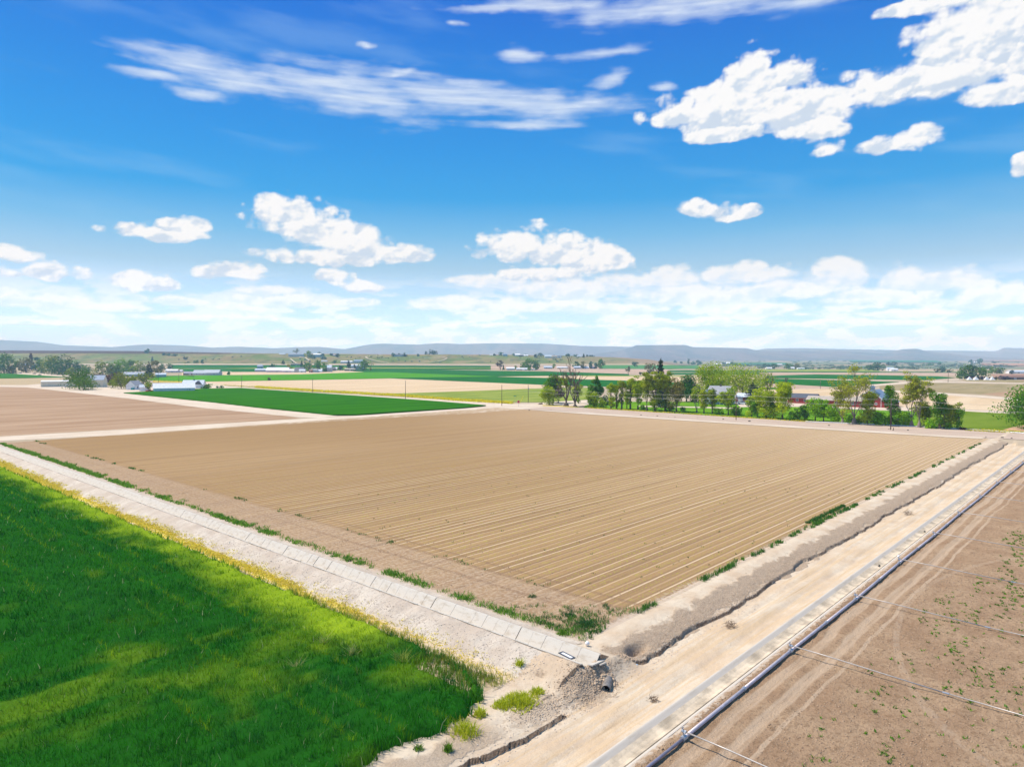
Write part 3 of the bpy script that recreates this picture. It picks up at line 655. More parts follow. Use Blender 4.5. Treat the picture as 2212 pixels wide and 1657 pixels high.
# dense lower leaves so the soil never shows between the stalks
us=np.concatenate([np.arange(-10,14,1.),np.arange(14,30.81,.22)]); vs_=np.concatenate([np.arange(27,60,.25),np.arange(60,110,.6),np.arange(110,216,1.5)])
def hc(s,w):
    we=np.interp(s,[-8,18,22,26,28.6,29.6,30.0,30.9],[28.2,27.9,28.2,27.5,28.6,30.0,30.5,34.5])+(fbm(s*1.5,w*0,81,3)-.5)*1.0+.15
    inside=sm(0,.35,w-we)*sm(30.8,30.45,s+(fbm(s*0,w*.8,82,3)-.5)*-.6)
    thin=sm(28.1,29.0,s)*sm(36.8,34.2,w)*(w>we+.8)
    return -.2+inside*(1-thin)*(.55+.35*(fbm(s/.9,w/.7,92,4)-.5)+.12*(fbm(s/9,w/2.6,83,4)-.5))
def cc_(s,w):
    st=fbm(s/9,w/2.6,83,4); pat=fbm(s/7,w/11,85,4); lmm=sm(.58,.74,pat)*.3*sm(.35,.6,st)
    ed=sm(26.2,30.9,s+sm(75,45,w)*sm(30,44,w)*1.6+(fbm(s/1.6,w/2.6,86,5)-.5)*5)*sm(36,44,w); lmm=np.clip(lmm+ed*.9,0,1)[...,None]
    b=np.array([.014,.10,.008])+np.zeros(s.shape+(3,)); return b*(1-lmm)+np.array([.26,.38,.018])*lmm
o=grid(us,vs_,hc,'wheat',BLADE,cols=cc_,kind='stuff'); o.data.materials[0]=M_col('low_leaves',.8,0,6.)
# taller pale weeds standing in the wheat
def cluster(name,pts,hgt,wid,nb,cols,label,seed,rad_=.25,lean=.5):
    R_=np.random.RandomState(seed); S=[];W=[];Z=[]
    for (s,w,k) in pts:
        m=int(nb*k); S+=list(s+R_.normal(0,rad_*k,m)); W+=list(w+R_.normal(0,rad_*k,m))
    S=np.array(S);W=np.array(W); Z=hn(S,W)*0
    return S,W
def tuft_thing(s,w,h,rx,n,cols,name,label,cat,group,seed,z=None,width=.045,lean=.5):
    R_=np.random.RandomState(seed); S=np.clip(R_.normal(0,rx,n),-1.7*rx,1.7*rx);W=np.clip(R_.normal(0,rx,n),-1.7*rx,1.7*rx)
    z0=float(z if z is not None else hn(np.array([s]),np.array([w]))[0])
    k=R_.rand(n,1); c=np.array(cols[0])*(1-k)+np.array(cols[1])*k
    x,y=xy(s,w)
    o=blades(name,S,W,np.full(n,-.03),h*np.exp(-(S**2+W**2)/(4*rx*rx)),width,c,lean=lean,kind=None,seed=seed)
    o.location=(x,y,z0); tag(o,label,cat,group); return o
YL=((.42,.5,.02),(.6,.62,.05)); GRNW=((.07,.2,.02),(.2,.36,.03)); DGW=((.03,.12,.04),(.09,.22,.06))
def at_sw(u,v,z=0):
    p=Pz(u,v,z); return sw(p.x,p.y)
TW=[(1003,1583,.75,.42,220,YL,'large bright yellow-green weed bush beside the eroded edge at the wheat corner'),
 (1122,1517,.45,.6,900,YL,'wide low patch of yellow-green weed below the trampled dirt'),
 (1085,1525,.4,.3,260,YL,'small yellow-green weed just left of the wide weed patch'),
 (1036,1545,.5,.2,160,YL,'upright yellow-green weed between the large bush and the wheat corner'),
 (1160,1497,.4,.25,200,YL,'sparse yellow weed to the right of the wide weed patch'),
 (968,1620,.45,.14,90,GRNW,'narrow green weed near the bottom edge beside the wheat'),
 (905,1618,.35,.13,80,GRNW,'little green weed tuft at the foot of the wheat edge'),
 (1123,1450,.5,.14,90,YL,'thin yellow-green weed standing by the foot of the silt bank'),
 (760,1420,.95,.18,70,((.4,.42,.12),(.5,.5,.2)),'tall pale seeding weed sticking out of the wheat'),
 (640,1450,.95,.15,50,((.4,.42,.12),(.5,.5,.2)),'pale seeding weed deeper in the wheat'),
 (700,1395,.95,.15,50,((.4,.42,.12),(.5,.5,.2)),'pale weed in the wheat near the lime green strip'),
 (868,1435,1.0,.25,110,((.3,.38,.05),(.42,.46,.1)),'loose yellow-green weed in the wheat beside the thin patch'),
 (1215,1372,.5,.24,150,((.1,.25,.02),(.2,.36,.03)),'round bright green weed beside the last ditch slabs'),
 (1265,1350,.45,.38,240,DGW,'dark green weed clump in the field corner above the white cap'),
 (1230,1330,.35,.3,150,DGW,'dark green weed clump left of the field corner'),
 (1150,1290,.35,.2,90,DGW,'small dark weed clump on the tyre-marked headland')]
for i,(u,v,h,rx,n_,co_,lb) in enumerate(TW):
    s,w=at_sw(u,v); z=0. if w>29 and s>39 else None
    if s<31: z=0.
    tuft_thing(s,w,h,rx,n_,co_,'weed_clump',lb,'weed','weeds at the field corner',200+i,z=z)
# ---- weeds along the ditch and the field edge (uncountable)
def scatter_tufts(name,S,W,Z,hgt,wid,per,spread,ca,cb,seed,lean=.45):
    R_=np.random.RandomState(seed); n=len(S)
    S2=np.repeat(S,per)+R_.normal(0,1,n*per)*np.repeat(spread,per) if hasattr(spread,'__len__') else np.repeat(S,per)+R_.normal(0,spread,n*per)
    W2=np.repeat(W,per)+R_.normal(0,1,n*per)*(np.repeat(spread,per) if hasattr(spread,'__len__') else spread)
    k=np.repeat(R_.rand(n,1),per,0); c=np.array(ca)*(1-k)+np.array(cb)*k; c=c*jit(len(S2),seed+1,.2)
    h=np.repeat(hgt,per) if hasattr(hgt,'__len__') else hgt; wd=np.repeat(wid,per) if hasattr(wid,'__len__') else wid
    return blades(name,S2,W2,np.repeat(Z,per),h,wd,np.clip(c,.005,.9),lean=lean,seed=seed)
n=2600; W=29+ (r.rand(n)**1.3)*175; S=39.5+np.abs(r.normal(0,.55,n)); k=r.rand(n)<(.25+1.1*sm(.42,.6,fbm(W/3,W*0,101,3)))*np.interp(W,[29,60,120,205],[.35,.6,1,1]); S,W=S[k],W[k]
scatter_tufts('ditch_weeds',S,W,np.full(len(S),.02),.3,np.interp(W,[29,100,200],[.045,.09,.16]),9,.2,(.09,.26,.03),(.25,.44,.05),31)
n=260; W=r.uniform(34,205,n); S=47+r.normal(0,.25,n)+ (W-50)*-.028*0; k=fbm(W/4,W*0,102,3)>.52; S,W=S[k],W[k]
scatter_tufts('headland_weeds',S,W,np.full(len(S),.03),.22,np.interp(W,[29,100,200],[.04,.08,.14]),7,.16,(.05,.17,.04),(.14,.28,.05),32)
n=230; S=39.8+np.abs(r.normal(0,3.4,n)); W=30+np.abs(r.normal(0,3.2,n)); k=(S-39)+(W-29)<11; S,W=S[k],W[k]
scatter_tufts('corner_weeds',S,W,np.full(len(S),.03),.24,.04,12,.14,(.035,.13,.04),(.16,.32,.05),33)
n=900; S=40+r.rand(n)*165; W=29.5+r.normal(0,.16,n); dens=np.interp(S,[40,50,62,66,75,82,90,93,98,110,125,200],[1,1,.95,.5,.9,.35,1.3,1.3,.9,.25,.2,.12]); k=r.rand(n)<dens*sm(.3,.55,fbm(S/2,S*0,103,2)); S,W=S[k],W[k]
scatter_tufts('edge_weeds',S,W,np.full(len(S),.03),.34,np.interp(S,[40,100,200],[.045,.07,.14]),13,.14,(.035,.15,.03),(.15,.32,.04),34,lean=.3)
n=170; S=87+r.rand(n)*14; W=30.5+r.normal(0,.13,n)
scatter_tufts('edge_weeds',S,W,np.full(n,.03),.3,.06,7,.13,(.03,.13,.03),(.1,.25,.04),35,lean=.3)
n=330; S=48+r.rand(n)*70; W=31+r.rand(n)**1.4*60; k=r.rand(n)<.45; S,W=S[k],W[k]
scatter_tufts('field_weeds',S,W,np.full(len(S),.03),.16,.045,5,.09,(.03,.1,.03),(.1,.2,.04),36)
# yellowing grass at the foot of the silt bank
n=24000; W=29+r.rand(n)**1.2*190; S=31.9+r.normal(0,.5,n); k=(S>30.9)&(S<33.2)&(r.rand(n)<(.15+1.0*sm(.38,.56,fbm(W/4,S*1.2,104,4)))*np.interp(W,[29,36,50,60],[.05,.3,.6,1])); S,W=S[k],W[k]
scatter_tufts('dry_grass',S,W,np.maximum(hn(S,np.maximum(W,29)),0),.07,np.interp(W,[29,60,120,220],[.06,.09,.16,.3]),3,.14,(.76,.62,.05),(.8,.68,.16),37,lean=1.2)
n=700; W=29+r.rand(n)*26; S=30.9+r.normal(0,.5,n); k=(S>30)&(S<32.4); S,W=S[k],W[k]
scatter_tufts('dry_grass',S,W,np.full(len(S),.0),.3,.03,5,.07,(.3,.34,.05),(.5,.48,.12),38,lean=.25)
n=900; S=29+r.rand(n)*2.; W=29.6+r.rand(n)*6; k=r.rand(n)<.5
scatter_tufts('thin_wheat',S[k],W[k],np.full(k.sum(),0.),.4,.035,3,.05,(.1,.22,.03),(.33,.38,.06),39,lean=.25)
# small green plants on the rough soil
n=15000; S=18+r.rand(n)*150; W=13.4-r.rand(n)*32; cl=fbm(S/3.5,W/1.2,105,4); k=(cl>.53)|(r.rand(n)<.2); k&=(W<12.6-(fbm(S/8,S*0,106,3)-.5)*5-np.where((S>70),1.,0)); S,W=S[k],W[k]
scatter_tufts('seedlings',S,W,np.full(len(S),.03),.11,np.interp(S,[18,60,150],[.055,.08,.15]),5,.06,(.07,.20,.02),(.17,.34,.03),40,lean=.9)
# ---- yellow flowering verge by the gravel road
mYF=((.85,.66,.02),(.6,.6,.05))
pa=[(553,838.5),(686,847),(869,857),(996,867),(1104,872.8)]
S=[];W=[]
for i in range(len(pa)-1):
    for _ in range(900):
        t=random.random(); u=pa[i][0]+(pa[i+1][0]-pa[i][0])*t; v=pa[i][1]+(pa[i+1][1]-pa[i][1])*t-random.uniform(0,4.4); p=Pz(u,v); a,b=sw(p.x,p.y); S.append(a);W.append(b)
S=np.array(S);W=np.array(W)
scatter_tufts('yellow_flowers',S,W,np.zeros(len(S)),.55,.5,3,.5,*mYF,41,lean=1.1)
S=[];W=[]
for (a,b,m,th_) in (((1236,880.2),(1474,895),500,1.6),((1474,895),(1751,912.6),420,1.6),((1751,912.6),(1892,918.4),120,1.2),((2085,931),(2212,937.6),260,4.2),((436,831.5),(553,837.5),260,2.4),((330,824),(393,826.6),200,3.)):
    for _ in range(m):
        t=random.random(); p=Pz(a[0]+(b[0]-a[0])*t,a[1]+(b[1]-a[1])*t-random.uniform(0,th_)); x_,y_=sw(p.x,p.y); S.append(x_);W.append(y_)
S=np.array(S);W=np.array(W); k=fbm(S/5,W/5,107,3)>.4; S,W=S[k],W[k]
scatter_tufts('verge_grass',S,W,np.zeros(len(S)),.4,.28,3,.4,(.75,.6,.04),(.42,.46,.03),42,lean=1.)
# ---- clods and crumbs of earth
def clods(name,S,W,size,mat,seed,zf=None):
    R_=np.random.RandomState(seed); n=len(S); t=(1+5**.5)/2
    ico=np.array([(-1,t,0),(1,t,0),(-1,-t,0),(1,-t,0),(0,-1,t),(0,1,t),(0,-1,-t),(0,1,-t),(t,0,-1),(t,0,1),(-t,0,-1),(-t,0,1)])/1.9
    fc=np.array([(0,11,5),(0,5,1),(0,1,7),(0,7,10),(0,10,11),(1,5,9),(5,11,4),(11,10,2),(10,7,6),(7,1,8),(3,9,4),(3,4,2),(3,2,6),(3,6,8),(3,8,9),(4,9,5),(2,4,11),(6,2,10),(8,6,7),(9,8,1)])
    V=ico[None]*R_.uniform(.6,1.3,(n,12,1))*(size*R_.uniform(.4,1.3,n))[:,None,None]*np.array([1,1,.7])
    Z=(zf or hn)(S,W); V=V+np.stack([S,W,Z],-1)[:,None,:]
    Fc=(fc[None]+12*np.arange(n)[:,None,None]).reshape(-1,3)
    o=mk(name,V.reshape(-1,3),Fc,mat,rz=TH); o['kind']='stuff'; return o
CL=M_plain('clod_earth',(.50,.37,.25),.95,var=.3,scale=2); CLP=M_plain('silt_crumbs',(.55,.46,.37),.95,var=.2,scale=2)
n=1500; S=34.3+r.normal(0,1.7,n); W=25.2+r.normal(0,.75,n); k=W>23.6
clods('dirt_clods',S[k],W[k],.05,CL,51)
n=150; S=35.6+r.normal(0,.45,n); W=24.75+r.normal(0,.22,n); clods('dirt_clods',S,W,.11,CL,58)
n=4200; S=39+r.rand(n)**1.5*90; W=edge_w(S)+np.abs(r.normal(0,.8,n))+.05; k=W<27.9
clods('dirt_clods',S[k],W[k],.05,CL,52)
n=450; S=29.8+r.normal(0,.9,n); W=25.6+r.normal(0,.5,n); clods('dirt_clods',S,W,.05,M_plain('grey_clods',(.47,.37,.27),.95,var=.3),53)
n=900; S=14+r.rand(n)*45; W=24.6+r.normal(0,.5,n)-.2*(S>31); k=(S<33)|(S>38); clods('dirt_clods',S[k],W[k],.05,CLP,54)
n=9000; S=20+r.rand(n)*60; W=3+r.rand(n)*15.3; k=np.abs(W-16.1)>1.1
clods('dirt_clods',S[k],W[k],.05,M_plain('soil_clods',(.36,.25,.16),.95,var=.35,scale=2),55,hs)
n=1500; S=39+r.rand(n)*14; W=29.5+r.rand(n)*40; clods('dirt_clods',S,W,.045,M_plain('field_clods',(.34,.23,.15),.95,var=.3),56,lambda s,w:s*0+.03)
n=1600; W=28+r.rand(n)**1.3*50; S=33.3+r.normal(0,.7,n); k=(S>32.2)&(S<34.6); clods('dirt_clods',S[k],W[k],.045,CLP,57)
# ================================================================ IRRIGATION PIPE, LATERALS, SMALL THINGS
MPIPE=M_plain('weathered_aluminium',(.56,.50,.53),.5,.3,.12,3,.5); MPIP2=M_plain('dull_aluminium',(.33,.30,.37),.5,.5,.12,3,.5); MGALV=M_plain('galvanised_steel',(.5,.52,.54),.4,.6,.1)
MWH=M_plain('white_plastic',(.8,.8,.8),.5); MLAT=M_plain('pale_tubing',(.46,.42,.38),.45,.4,.1,3,.4)
pw=17.62; ris=[17.5,32.6,47.5,61.5,75.6,90,104.5,119.5,135,150,165,181,197,213,229,245]
ip=empty('irrigation_pipe',(0,0,0),TH,'long silvery purple main pipe lying on the soil beside the grey ditch','pipe')
kk=[.0,.0,.03,-.05,.04,-.04,.06,-.03,.05,.02,-.04,.03,-.02,.02,0,0]
ks=[0.]+ris
for i in range(len(ris)-1):
    a,b=ris[i],ris[i+1]; ra=.105 if a>32 else .082
    for j in range(2):
        m=MB(); s0=a+(b-a)*j/2+.05; s1_=a+(b-a)*(j+1)/2-.05; w0=pw+kk[i]+(kk[i+1]-kk[i])*j/2; w1=pw+kk[i]+(kk[i+1]-kk[i])*(j+1)/2
        m.tube([(s0,w0,.17),((s0+s1_)/2,(w0+w1)/2+.01,.165),(s1_,w1,.17)],ra,12)
        m.build('pipe_section',MPIPE if a>32 else MPIP2,ip,smooth=True)
        m=MB(); m.tube([(s1_-.1,w1,.17),(s1_+.16,w1,.17)],ra+.03,12); m.build('coupler',MGALV,ip)
m=MB(); m.tube([(5,pw,.165),(17.4,pw,.165)],.082,10); m.build('pipe_section',MPIP2,ip)
labs=['nearest the camera','second from the camera','third from the camera','fourth from the camera','fifth from the camera','sixth from the camera','seventh from the camera','eighth from the camera','ninth from the camera','tenth from the camera','eleventh from the camera','farthest visible']
for i,s in enumerate(ris[:13]):
    if i==0: lb='hand line lateral pipe crossing the bottom edge of the rough soil'
    else: lb='thin pale lateral pipe branching off the main pipe, %s'%labs[min(i-1,11)]
    x,y=xy(s,pw+kk[i]); L=empty('lateral_pipe',(x,y,0),TH,lb,'pipe','lateral pipes on the rough soil')
    m=MB(); m.tube([(0,0,.2),(0,0,.5)],.05,8); m.tube([(-.16,0,.17),(.2,0,.17)],.15,10); m.build('riser',MGALV,L)
    m=MB(); m.tube([(0,.1,.55),(0,-.16,.55)],.085,8); m.tube([(0,.02,.55),(-.05,.05,.8)],.03,6); m.tube([(-.12,.05,.7),(.1,.05,.72)],.022,6); m.build('valve',MGALV,L)
    m=MB(); sd=random.uniform(-.15,.1); m.tube([(0,-.12,.55),(sd*.2,-2.5,.5),(sd*.5,-6,.36),(sd,-9.1,.24)],.04,8); m.build('tube',MLAT,L,smooth=True)
    m=MB(); m.tube([(sd,-9.25,.24),(sd*1.4,-14,.17),(sd*1.5,-21,.14)],.04,8); m.build('tube',MLAT,L,smooth=True)
    m=MB(); m.tube([(sd,-9.0,.24),(sd,-9.35,.24)],.06,8); m.build('coupler',MGALV,L)
# culvert
x,y=xy(35.5,24.5); cu=empty('culvert_pipe',(x,y,-.22),TH+rad(-62),'open end of a dark corrugated culvert poking out of the dirt mound','culvert')
V=[];Fs=[];nn=20
for j in range(15):
    for k in range(nn):
        t=2*math.pi*k/nn; q=.27+(.014 if j%2 else 0); V.append((math.cos(t)*q,.85-j*.1,math.sin(t)*q))
for j in range(14):
    for k in range(nn): a=j*nn+k;b=j*nn+(k+1)%nn; Fs.append((a,b,b+nn,a+nn))
n0=len(V)
for j in (14,0):
    for k in range(nn):
        t=2*math.pi*k/nn; V.append((math.cos(t)*.245,.85-j*.1,math.sin(t)*.245))
for k in range(nn):
    a,b=n0+k,n0+(k+1)%nn; Fs.append((b,a,a+nn,b+nn)); c0,c1_=14*nn+k,14*nn+(k+1)%nn; Fs.append((c0,c1_,b,a))
pb=mk('pipe_shell',V,Fs,M_plain('rusty_culvert_steel',(.27,.24,.21),.6,.3,.3,4),cu,smooth=True)
m=MB(); m.tube([(0,-.3,0),(0,-.28,0)],.245,20); m.build('dark_inside',M_plain('pipe_shadow',(.01,.01,.01),.9),cu)
# white cap by the field corner
x,y=xy(38.9,28.5); wc=empty('standpipe_cap',(x,y,.1),0,'round white plastic cap on a short pipe at the end of the slab ditch','pipe cap')
m=MB(); m.tube([(0,0,-.2),(0,0,.1)],.09,12); m.build('pipe_stub',MGALV,wc)
m=MB(); m.tube([(0,0,.08),(0,0,.12),(0,0,.22),(0,0,.30),(0,0,.34)],[.1,.15,.16,.12,.04],14); m.build('cap',MWH,wc,smooth=True)
# check gate frame
x,y=xy(35.3,27.5); cg=empty('check_gate',(x,y,.84),TH+rad(80),'small open metal gate frame lying on the berm by the ditch slabs','gate')
m=MB(); m.box(-.62,.62,-.2,-.13,0,.06); m.box(-.62,.62,.13,.2,0,.06); m.box(-.62,-.54,-.13,.13,0,.06); m.box(.54,.62,-.13,.13,0,.06); m.build('frame',M_plain('dark_grey_steel',(.13,.14,.16),.5,.5),cg)
m=MB(); m.box(-.45,.5,-.12,.12,.012,.035); m.build('panel',MWH,cg)
# broken slab end
x,y=xy(36.2,25.75); bs=MB(); bs.box(-.85,.7,-.16,.2,-.04,.04); bs.box(-.1,.6,-.34,-.18,-.12,-.05); o=bs.build('broken_slab',CONC,None,(x,y,.62),TH+rad(8)); o.rotation_euler=(rad(-6),rad(8),TH+rad(6)); tag(o,'broken tilted slab of concrete at the open end of the slab ditch','slab')
# blue scrap
x,y=xy(39.3,25.0); o=MB(); o.box(-.28,.28,-.07,.07,0,.05); o.box(.16,.3,-.13,.0,.02,.08); o=o.build('plastic_scrap',M_plain('blue_grey_plastic',(.35,.5,.62),.5),None,(x,y,-.38),TH-.4); tag(o,'small pale blue scrap lying in the washed out hollow','scrap')
# tumbleweeds
def tumble(u,v,rr_,lb,seed,z=-.35):
    p=Pz(u,v,z); R_=random.Random(seed); m=MB()
    for k in range(90):
        a=Vector((R_.gauss(0,1),R_.gauss(0,1),R_.gauss(0,.6))).normalized()*rr_*R_.uniform(.5,1); b=a+Vector((R_.gauss(0,1),R_.gauss(0,1),R_.gauss(0,.6)))*rr_*.45
        m.tube([(a.x,a.y,a.z+rr_*.5),(b.x,b.y,max(-.02,b.z+rr_*.5))],.012,3,False)
    o=m.build('tumbleweed',M_plain('dry_twigs',(.25,.17,.11),.9,var=.3),None,p); tag(o,lb,'tumbleweed','tumbleweeds on the dirt road')
tumble(1577,1355,.42,'dry brown tumbleweed lying on the sandy road below the eroded bank',1)
tumble(1961,1111,.5,'long dry weed on the road far from the camera',5,-.3)
tumble(1412,1514,.25,'small flat tumbleweed near the culvert on the road',2)
# sheets and scraps caught in the lined ditch
MDK=M_plain('wet_dark_cloth',(.05,.04,.02),.6)
for (u,v,c_,lb) in ((1900,1223,MDK,'dark curled scrap lying in the grey ditch left of the third lateral'),(1998,1149,MDK,'dark olive scrap in the grey ditch between third and fourth lateral'),(2038,1100,MDK,'small dark scrap further up the grey ditch'),(1941,1202,MWH,'white scrap on the lip of the grey ditch'),(2166,1022,MWH,'tiny white scrap at the ditch lip near the right edge')):
    p=Pz(u,v,-.25 if c_ is MDK else .05); x_,y_=sw(p.x,p.y); m=MB(); R_=random.Random(u)
    m.tube([(-.42,0,.06),(-.1,.06,.02),(.2,-.02,.03),(.45,.05,.12)],[.03,.1,.09,.02],6); m.build('x',c_)
    o=bpy.data.objects['x']; o.name='ditch_scrap'; o.location=p+Vector((0,0,.03)); o.scale=(1,1,.45); o.rotation_euler=(0,0,TH+.3); tag(o,lb,'scrap','scraps in the lined ditch')
# ================================================================ TREES
PAL={'olive': ((0.18, 0.25, 0.01), (0.4, 0.46, 0.02)), 'lime': ((0.22, 0.33, 0.006), (0.5, 0.6, 0.012)), 'green': ((0.041, 0.159, 0.008), (0.189, 0.371, 0.016)), 'dark': ((0.02, 0.095, 0.012), (0.081, 0.233, 0.024)), 'spruce': ((0.017, 0.046, 0.029), (0.052, 0.092, 0.057)), 'rust': ((0.069, 0.04, 0.029), (0.149, 0.081, 0.057)), 'bronze': ((0.26, 0.3, 0.02), (0.5, 0.52, 0.05)), 'grey': ((0.162, 0.17, 0.036), (0.311, 0.265, 0.068)), 'twig': ((0.172, 0.138, 0.103), (0.276, 0.218, 0.161)), 'yellow': ((0.517, 0.414, 0.011), (0.713, 0.575, 0.034)), 'redbrown': ((0.115, 0.052, 0.034), (0.196, 0.086, 0.057)), 'bluegreen': ((0.041, 0.135, 0.095), (0.095, 0.23, 0.149)), 'maroon': ((0.04, 0.014, 0.023), (0.092, 0.034, 0.046)), 'bright': ((0.121, 0.35, 0.006), (0.338, 0.572, 0.016)), 'midgreen': ((0.095, 0.244, 0.012), (0.27, 0.403, 0.02))}
def leafmesh(name,C,R3,n,size,pal,parent,seed,flat=.35,yel=0):
    """leaf-sized faces spread round clump centres C with radii R3"""
    r=np.random.RandomState(seed); K=len(C); w=np.array([q[0]*q[1]*q[2] for q in R3])**(2/3); w/=w.sum()
    idx=r.choice(K,n,p=w); d=r.normal(0,1,(n,3)); d/=np.linalg.norm(d,axis=1)[:,None]; rr_=r.uniform(.35,1.05,n)**.5
    P=C[idx]+d*rr_[:,None]*R3[idx]
    nrm=d*.9+r.normal(0,.6,(n,3))+np.array([0,0,.35]); nrm/=np.linalg.norm(nrm,axis=1)[:,None]
    a=np.cross(nrm,r.normal(0,1,(n,3))); a/=np.linalg.norm(a,axis=1)[:,None]; b=np.cross(nrm,a)
    s=(size*r.uniform(.5,1.3,n))[:,None]; a=a*s; b=b*s*r.uniform(.5,1,(n,1))
    V=np.stack([P-a*.5,P-b*.5+a*.1,P+a*.5,P+b*.5-a*.1],1).reshape(-1,3)
    Fc=np.arange(4*n).reshape(n,4)
    kt=r.rand(K)[idx]; k=np.clip(kt*.7+r.rand(n)*.4-.05,0,1)[:,None]; c=np.array(pal[0])*(1-k)+np.array(pal[1])*k; c=c*(1+r.normal(0,.12,(n,1)))
    return mk(name,V,Fc,LEAF,parent,cols=np.repeat(np.clip(c,.004,.9),4,0))
def limb(m,p,d,L,r0,depth,R_,tips,up=.25,seg=3,n=5,spread=.55,minr=.02):
    pts=[p];rs=[r0]; q=p.copy(); dd=d.copy()
    for i in range(seg):
        dd=(dd+Vector((R_.gauss(0,.16),R_.gauss(0,.16),R_.gauss(0,.08)+up*.12))).normalized(); q=q+dd*L/seg; pts.append(q.copy()); rs.append(max(minr,r0*(1-.62*(i+1)/seg)))
    m.tube(pts,rs,n if depth>1 else 4,False)
    tips.append((q.copy(),depth))
    if depth<=0: return
    for k in range(R_.choice([2,3,3]) if depth>1 else 2):
        t=R_.uniform(.35,.95); i=min(seg-1,int(t*seg)); b=pts[i].lerp(pts[i+1],t*seg-i)
        ax=Vector((R_.gauss(0,1),R_.gauss(0,1),R_.gauss(0,.4))).normalized(); nd=(dd+ax*spread*1.3+Vector((0,0,up))).normalized()
        limb(m,b,nd,L*R_.uniform(.5,.75),max(minr,rs[i]*.55),depth-1,R_,tips,up,seg,4,spread,minr)
TN=[0]
def tree(u,vb,vt,w,style,pal,label,group=None,name=None,base=None,dens=1.,lean=0.,cat=None):
    TN[0]+=1; sd=TN[0]*7+3; R_=random.Random(sd); r=np.random.RandomState(sd)
    g=base if base is not None else G(u,vb); D=g.y; h=(vb-vt)*D/F*1.03; W=w*D/F*(1.38 if D<700 else 1.25)
    nm=name or {'conifer':'pine_tree','spruce':'spruce_tree','poplar':'poplar_tree','dead':'dead_tree','bush':'shrub','hedge':'hedge'}.get(style,'tree')
    root=empty(nm,g-Vector((0,0,.05)),0,label,cat or {'bush':'shrub','hedge':'hedge'}.get(style,'tree'),group)
    px=D/694.; ls=max(.42 if style!='spruce' else .4,(1.25 if D<500 else 1.5)*px,min(.55,W*.03)); mr=max(.03,.22*px)
    npx=(h/px)*(W/px)
    nl=int(min(9000,max(70,npx*3.6*dens*(px/ls*1.2)**2*1.4)))
    p=PAL[pal]; m=MB(); tips=[]
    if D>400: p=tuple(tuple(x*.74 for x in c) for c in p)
    tr=max(.10,h*.022,.35*px)
    if style in('round','bush','hedge'):
        th=h*(.32 if style=='round' else .12)
        m.tube([(0,0,-.2),(lean*.3,0,th*.5),(lean*.5,0,h*.5)],[tr*1.4,tr,tr*.45],6,False)
        if style=='round' and D<700:
            for k in range(5):
                limb(m,Vector((0,0,th*R_.uniform(.7,1.2))),Vector((R_.gauss(0,1),R_.gauss(0,1),1.1)).normalized(),h*.4,tr*.5,1,R_,tips,minr=mr)
        K=int(min(34,max(10,npx/14))) if style!='hedge' else 12
        C=[];R3=[]
        z0=h*((.14 if D<700 else .03) if style=='round' else .0); 
        for k in range(K):
            if style=='hedge':
                C.append((r.uniform(-.5,.5)*W,r.uniform(-.2,.2)*W*.6,h*r.uniform(.35,.62))); R3.append((W*.2,W*.18,h*.4)); continue
            a=r.uniform(0,2*np.pi); q=r.uniform(.0,1)**.55; zz=r.uniform(.12,.93)
            prof=math.sin(math.pi*min(1,zz*.86+.12))**.6
            rad__=W*.40*q*prof
            if style=='bush': rad__=W*.26*q; zz=r.uniform(.15,.7)
            C.append((math.cos(a)*rad__+lean*zz,math.sin(a)*rad__,z0+(h-z0)*zz*.93)); s=W*r.uniform(.17,.28)*(.7+.3*prof)*(1.18 if D>400 else 1.)
            if style=='bush': s=W*.27
            R3.append((s,s,min(s*.8,h*.34)))
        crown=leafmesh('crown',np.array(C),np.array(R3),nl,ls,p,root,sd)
    elif style=='pyramid':
        m.tube([(0,0,-.2),(0,0,h*.9)],[tr*1.3,tr*.2],6,False); C=[];R3=[]
        for k in range(22):
            zz=r.uniform(.1,.97); a=r.uniform(0,6.28); q=W*.42*(1-zz)**.7*r.uniform(.3,1); C.append((math.cos(a)*q,math.sin(a)*q,h*zz)); s=W*.2*(1.15-zz); R3.append((s,s,s*1.1))
        leafmesh('crown',np.array(C),np.array(R3),nl,ls,p,root,sd)
    elif style in('conifer','spruce'):
        m.tube([(0,0,-.2),(0,0,h*.97)],[tr*1.2,max(mr,tr*.15)],6,False); C=[];R3=[]
        T_=int(max(6,min(13,h/1.1)))
        for t in range(T_):
            zz=.08+.9*t/T_; rr2=W*.5*(1-zz)**.62; nb=7 if style=='spruce' else 6
            for k in range(nb):
                a=6.283*k/nb+r.uniform(-.3,.3)+t; q=rr2*r.uniform(.45,1.)
                C.append((math.cos(a)*q*.62,math.sin(a)*q*.62,h*zz-q*.18)); R3.append((q*.5+.1,q*.5+.1,h*.035+.08))
                if style=='spruce' and D<700: m.tube([(0,0,h*zz),(math.cos(a)*q,math.sin(a)*q,h*zz-q*.3)],[tr*.25,.03],4,False)
        C.append((0,0,h*.95)); R3.append((W*.04,W*.04,h*.05))
        leafmesh('crown',np.array(C),np.array(R3),int(nl*1.2),ls*.85,p,root,sd)
    elif style=='poplar':
        m.tube([(0,0,-.2),(0,0,h*.9)],[tr,mr],5,False); zz=np.linspace(.1,.95,9); C=np.stack([r.normal(0,W*.06,9),r.normal(0,W*.06,9),h*zz],-1); R3=np.stack([W*.42*np.sin(np.pi*(zz*.8+.12))**.6]*2+[np.full(9,h*.08)],-1)
        leafmesh('crown',C,R3,nl,ls,p,root,sd)
    elif style in('sparse','column','ragged','dead','willow'):
        forks={'column':(1,.8),'ragged':(3,.5),'sparse':(4,.42),'dead':(4,.30),'willow':(4,.36)}[style]
        th=h*forks[1]*(.6 if style!='column' else 1)
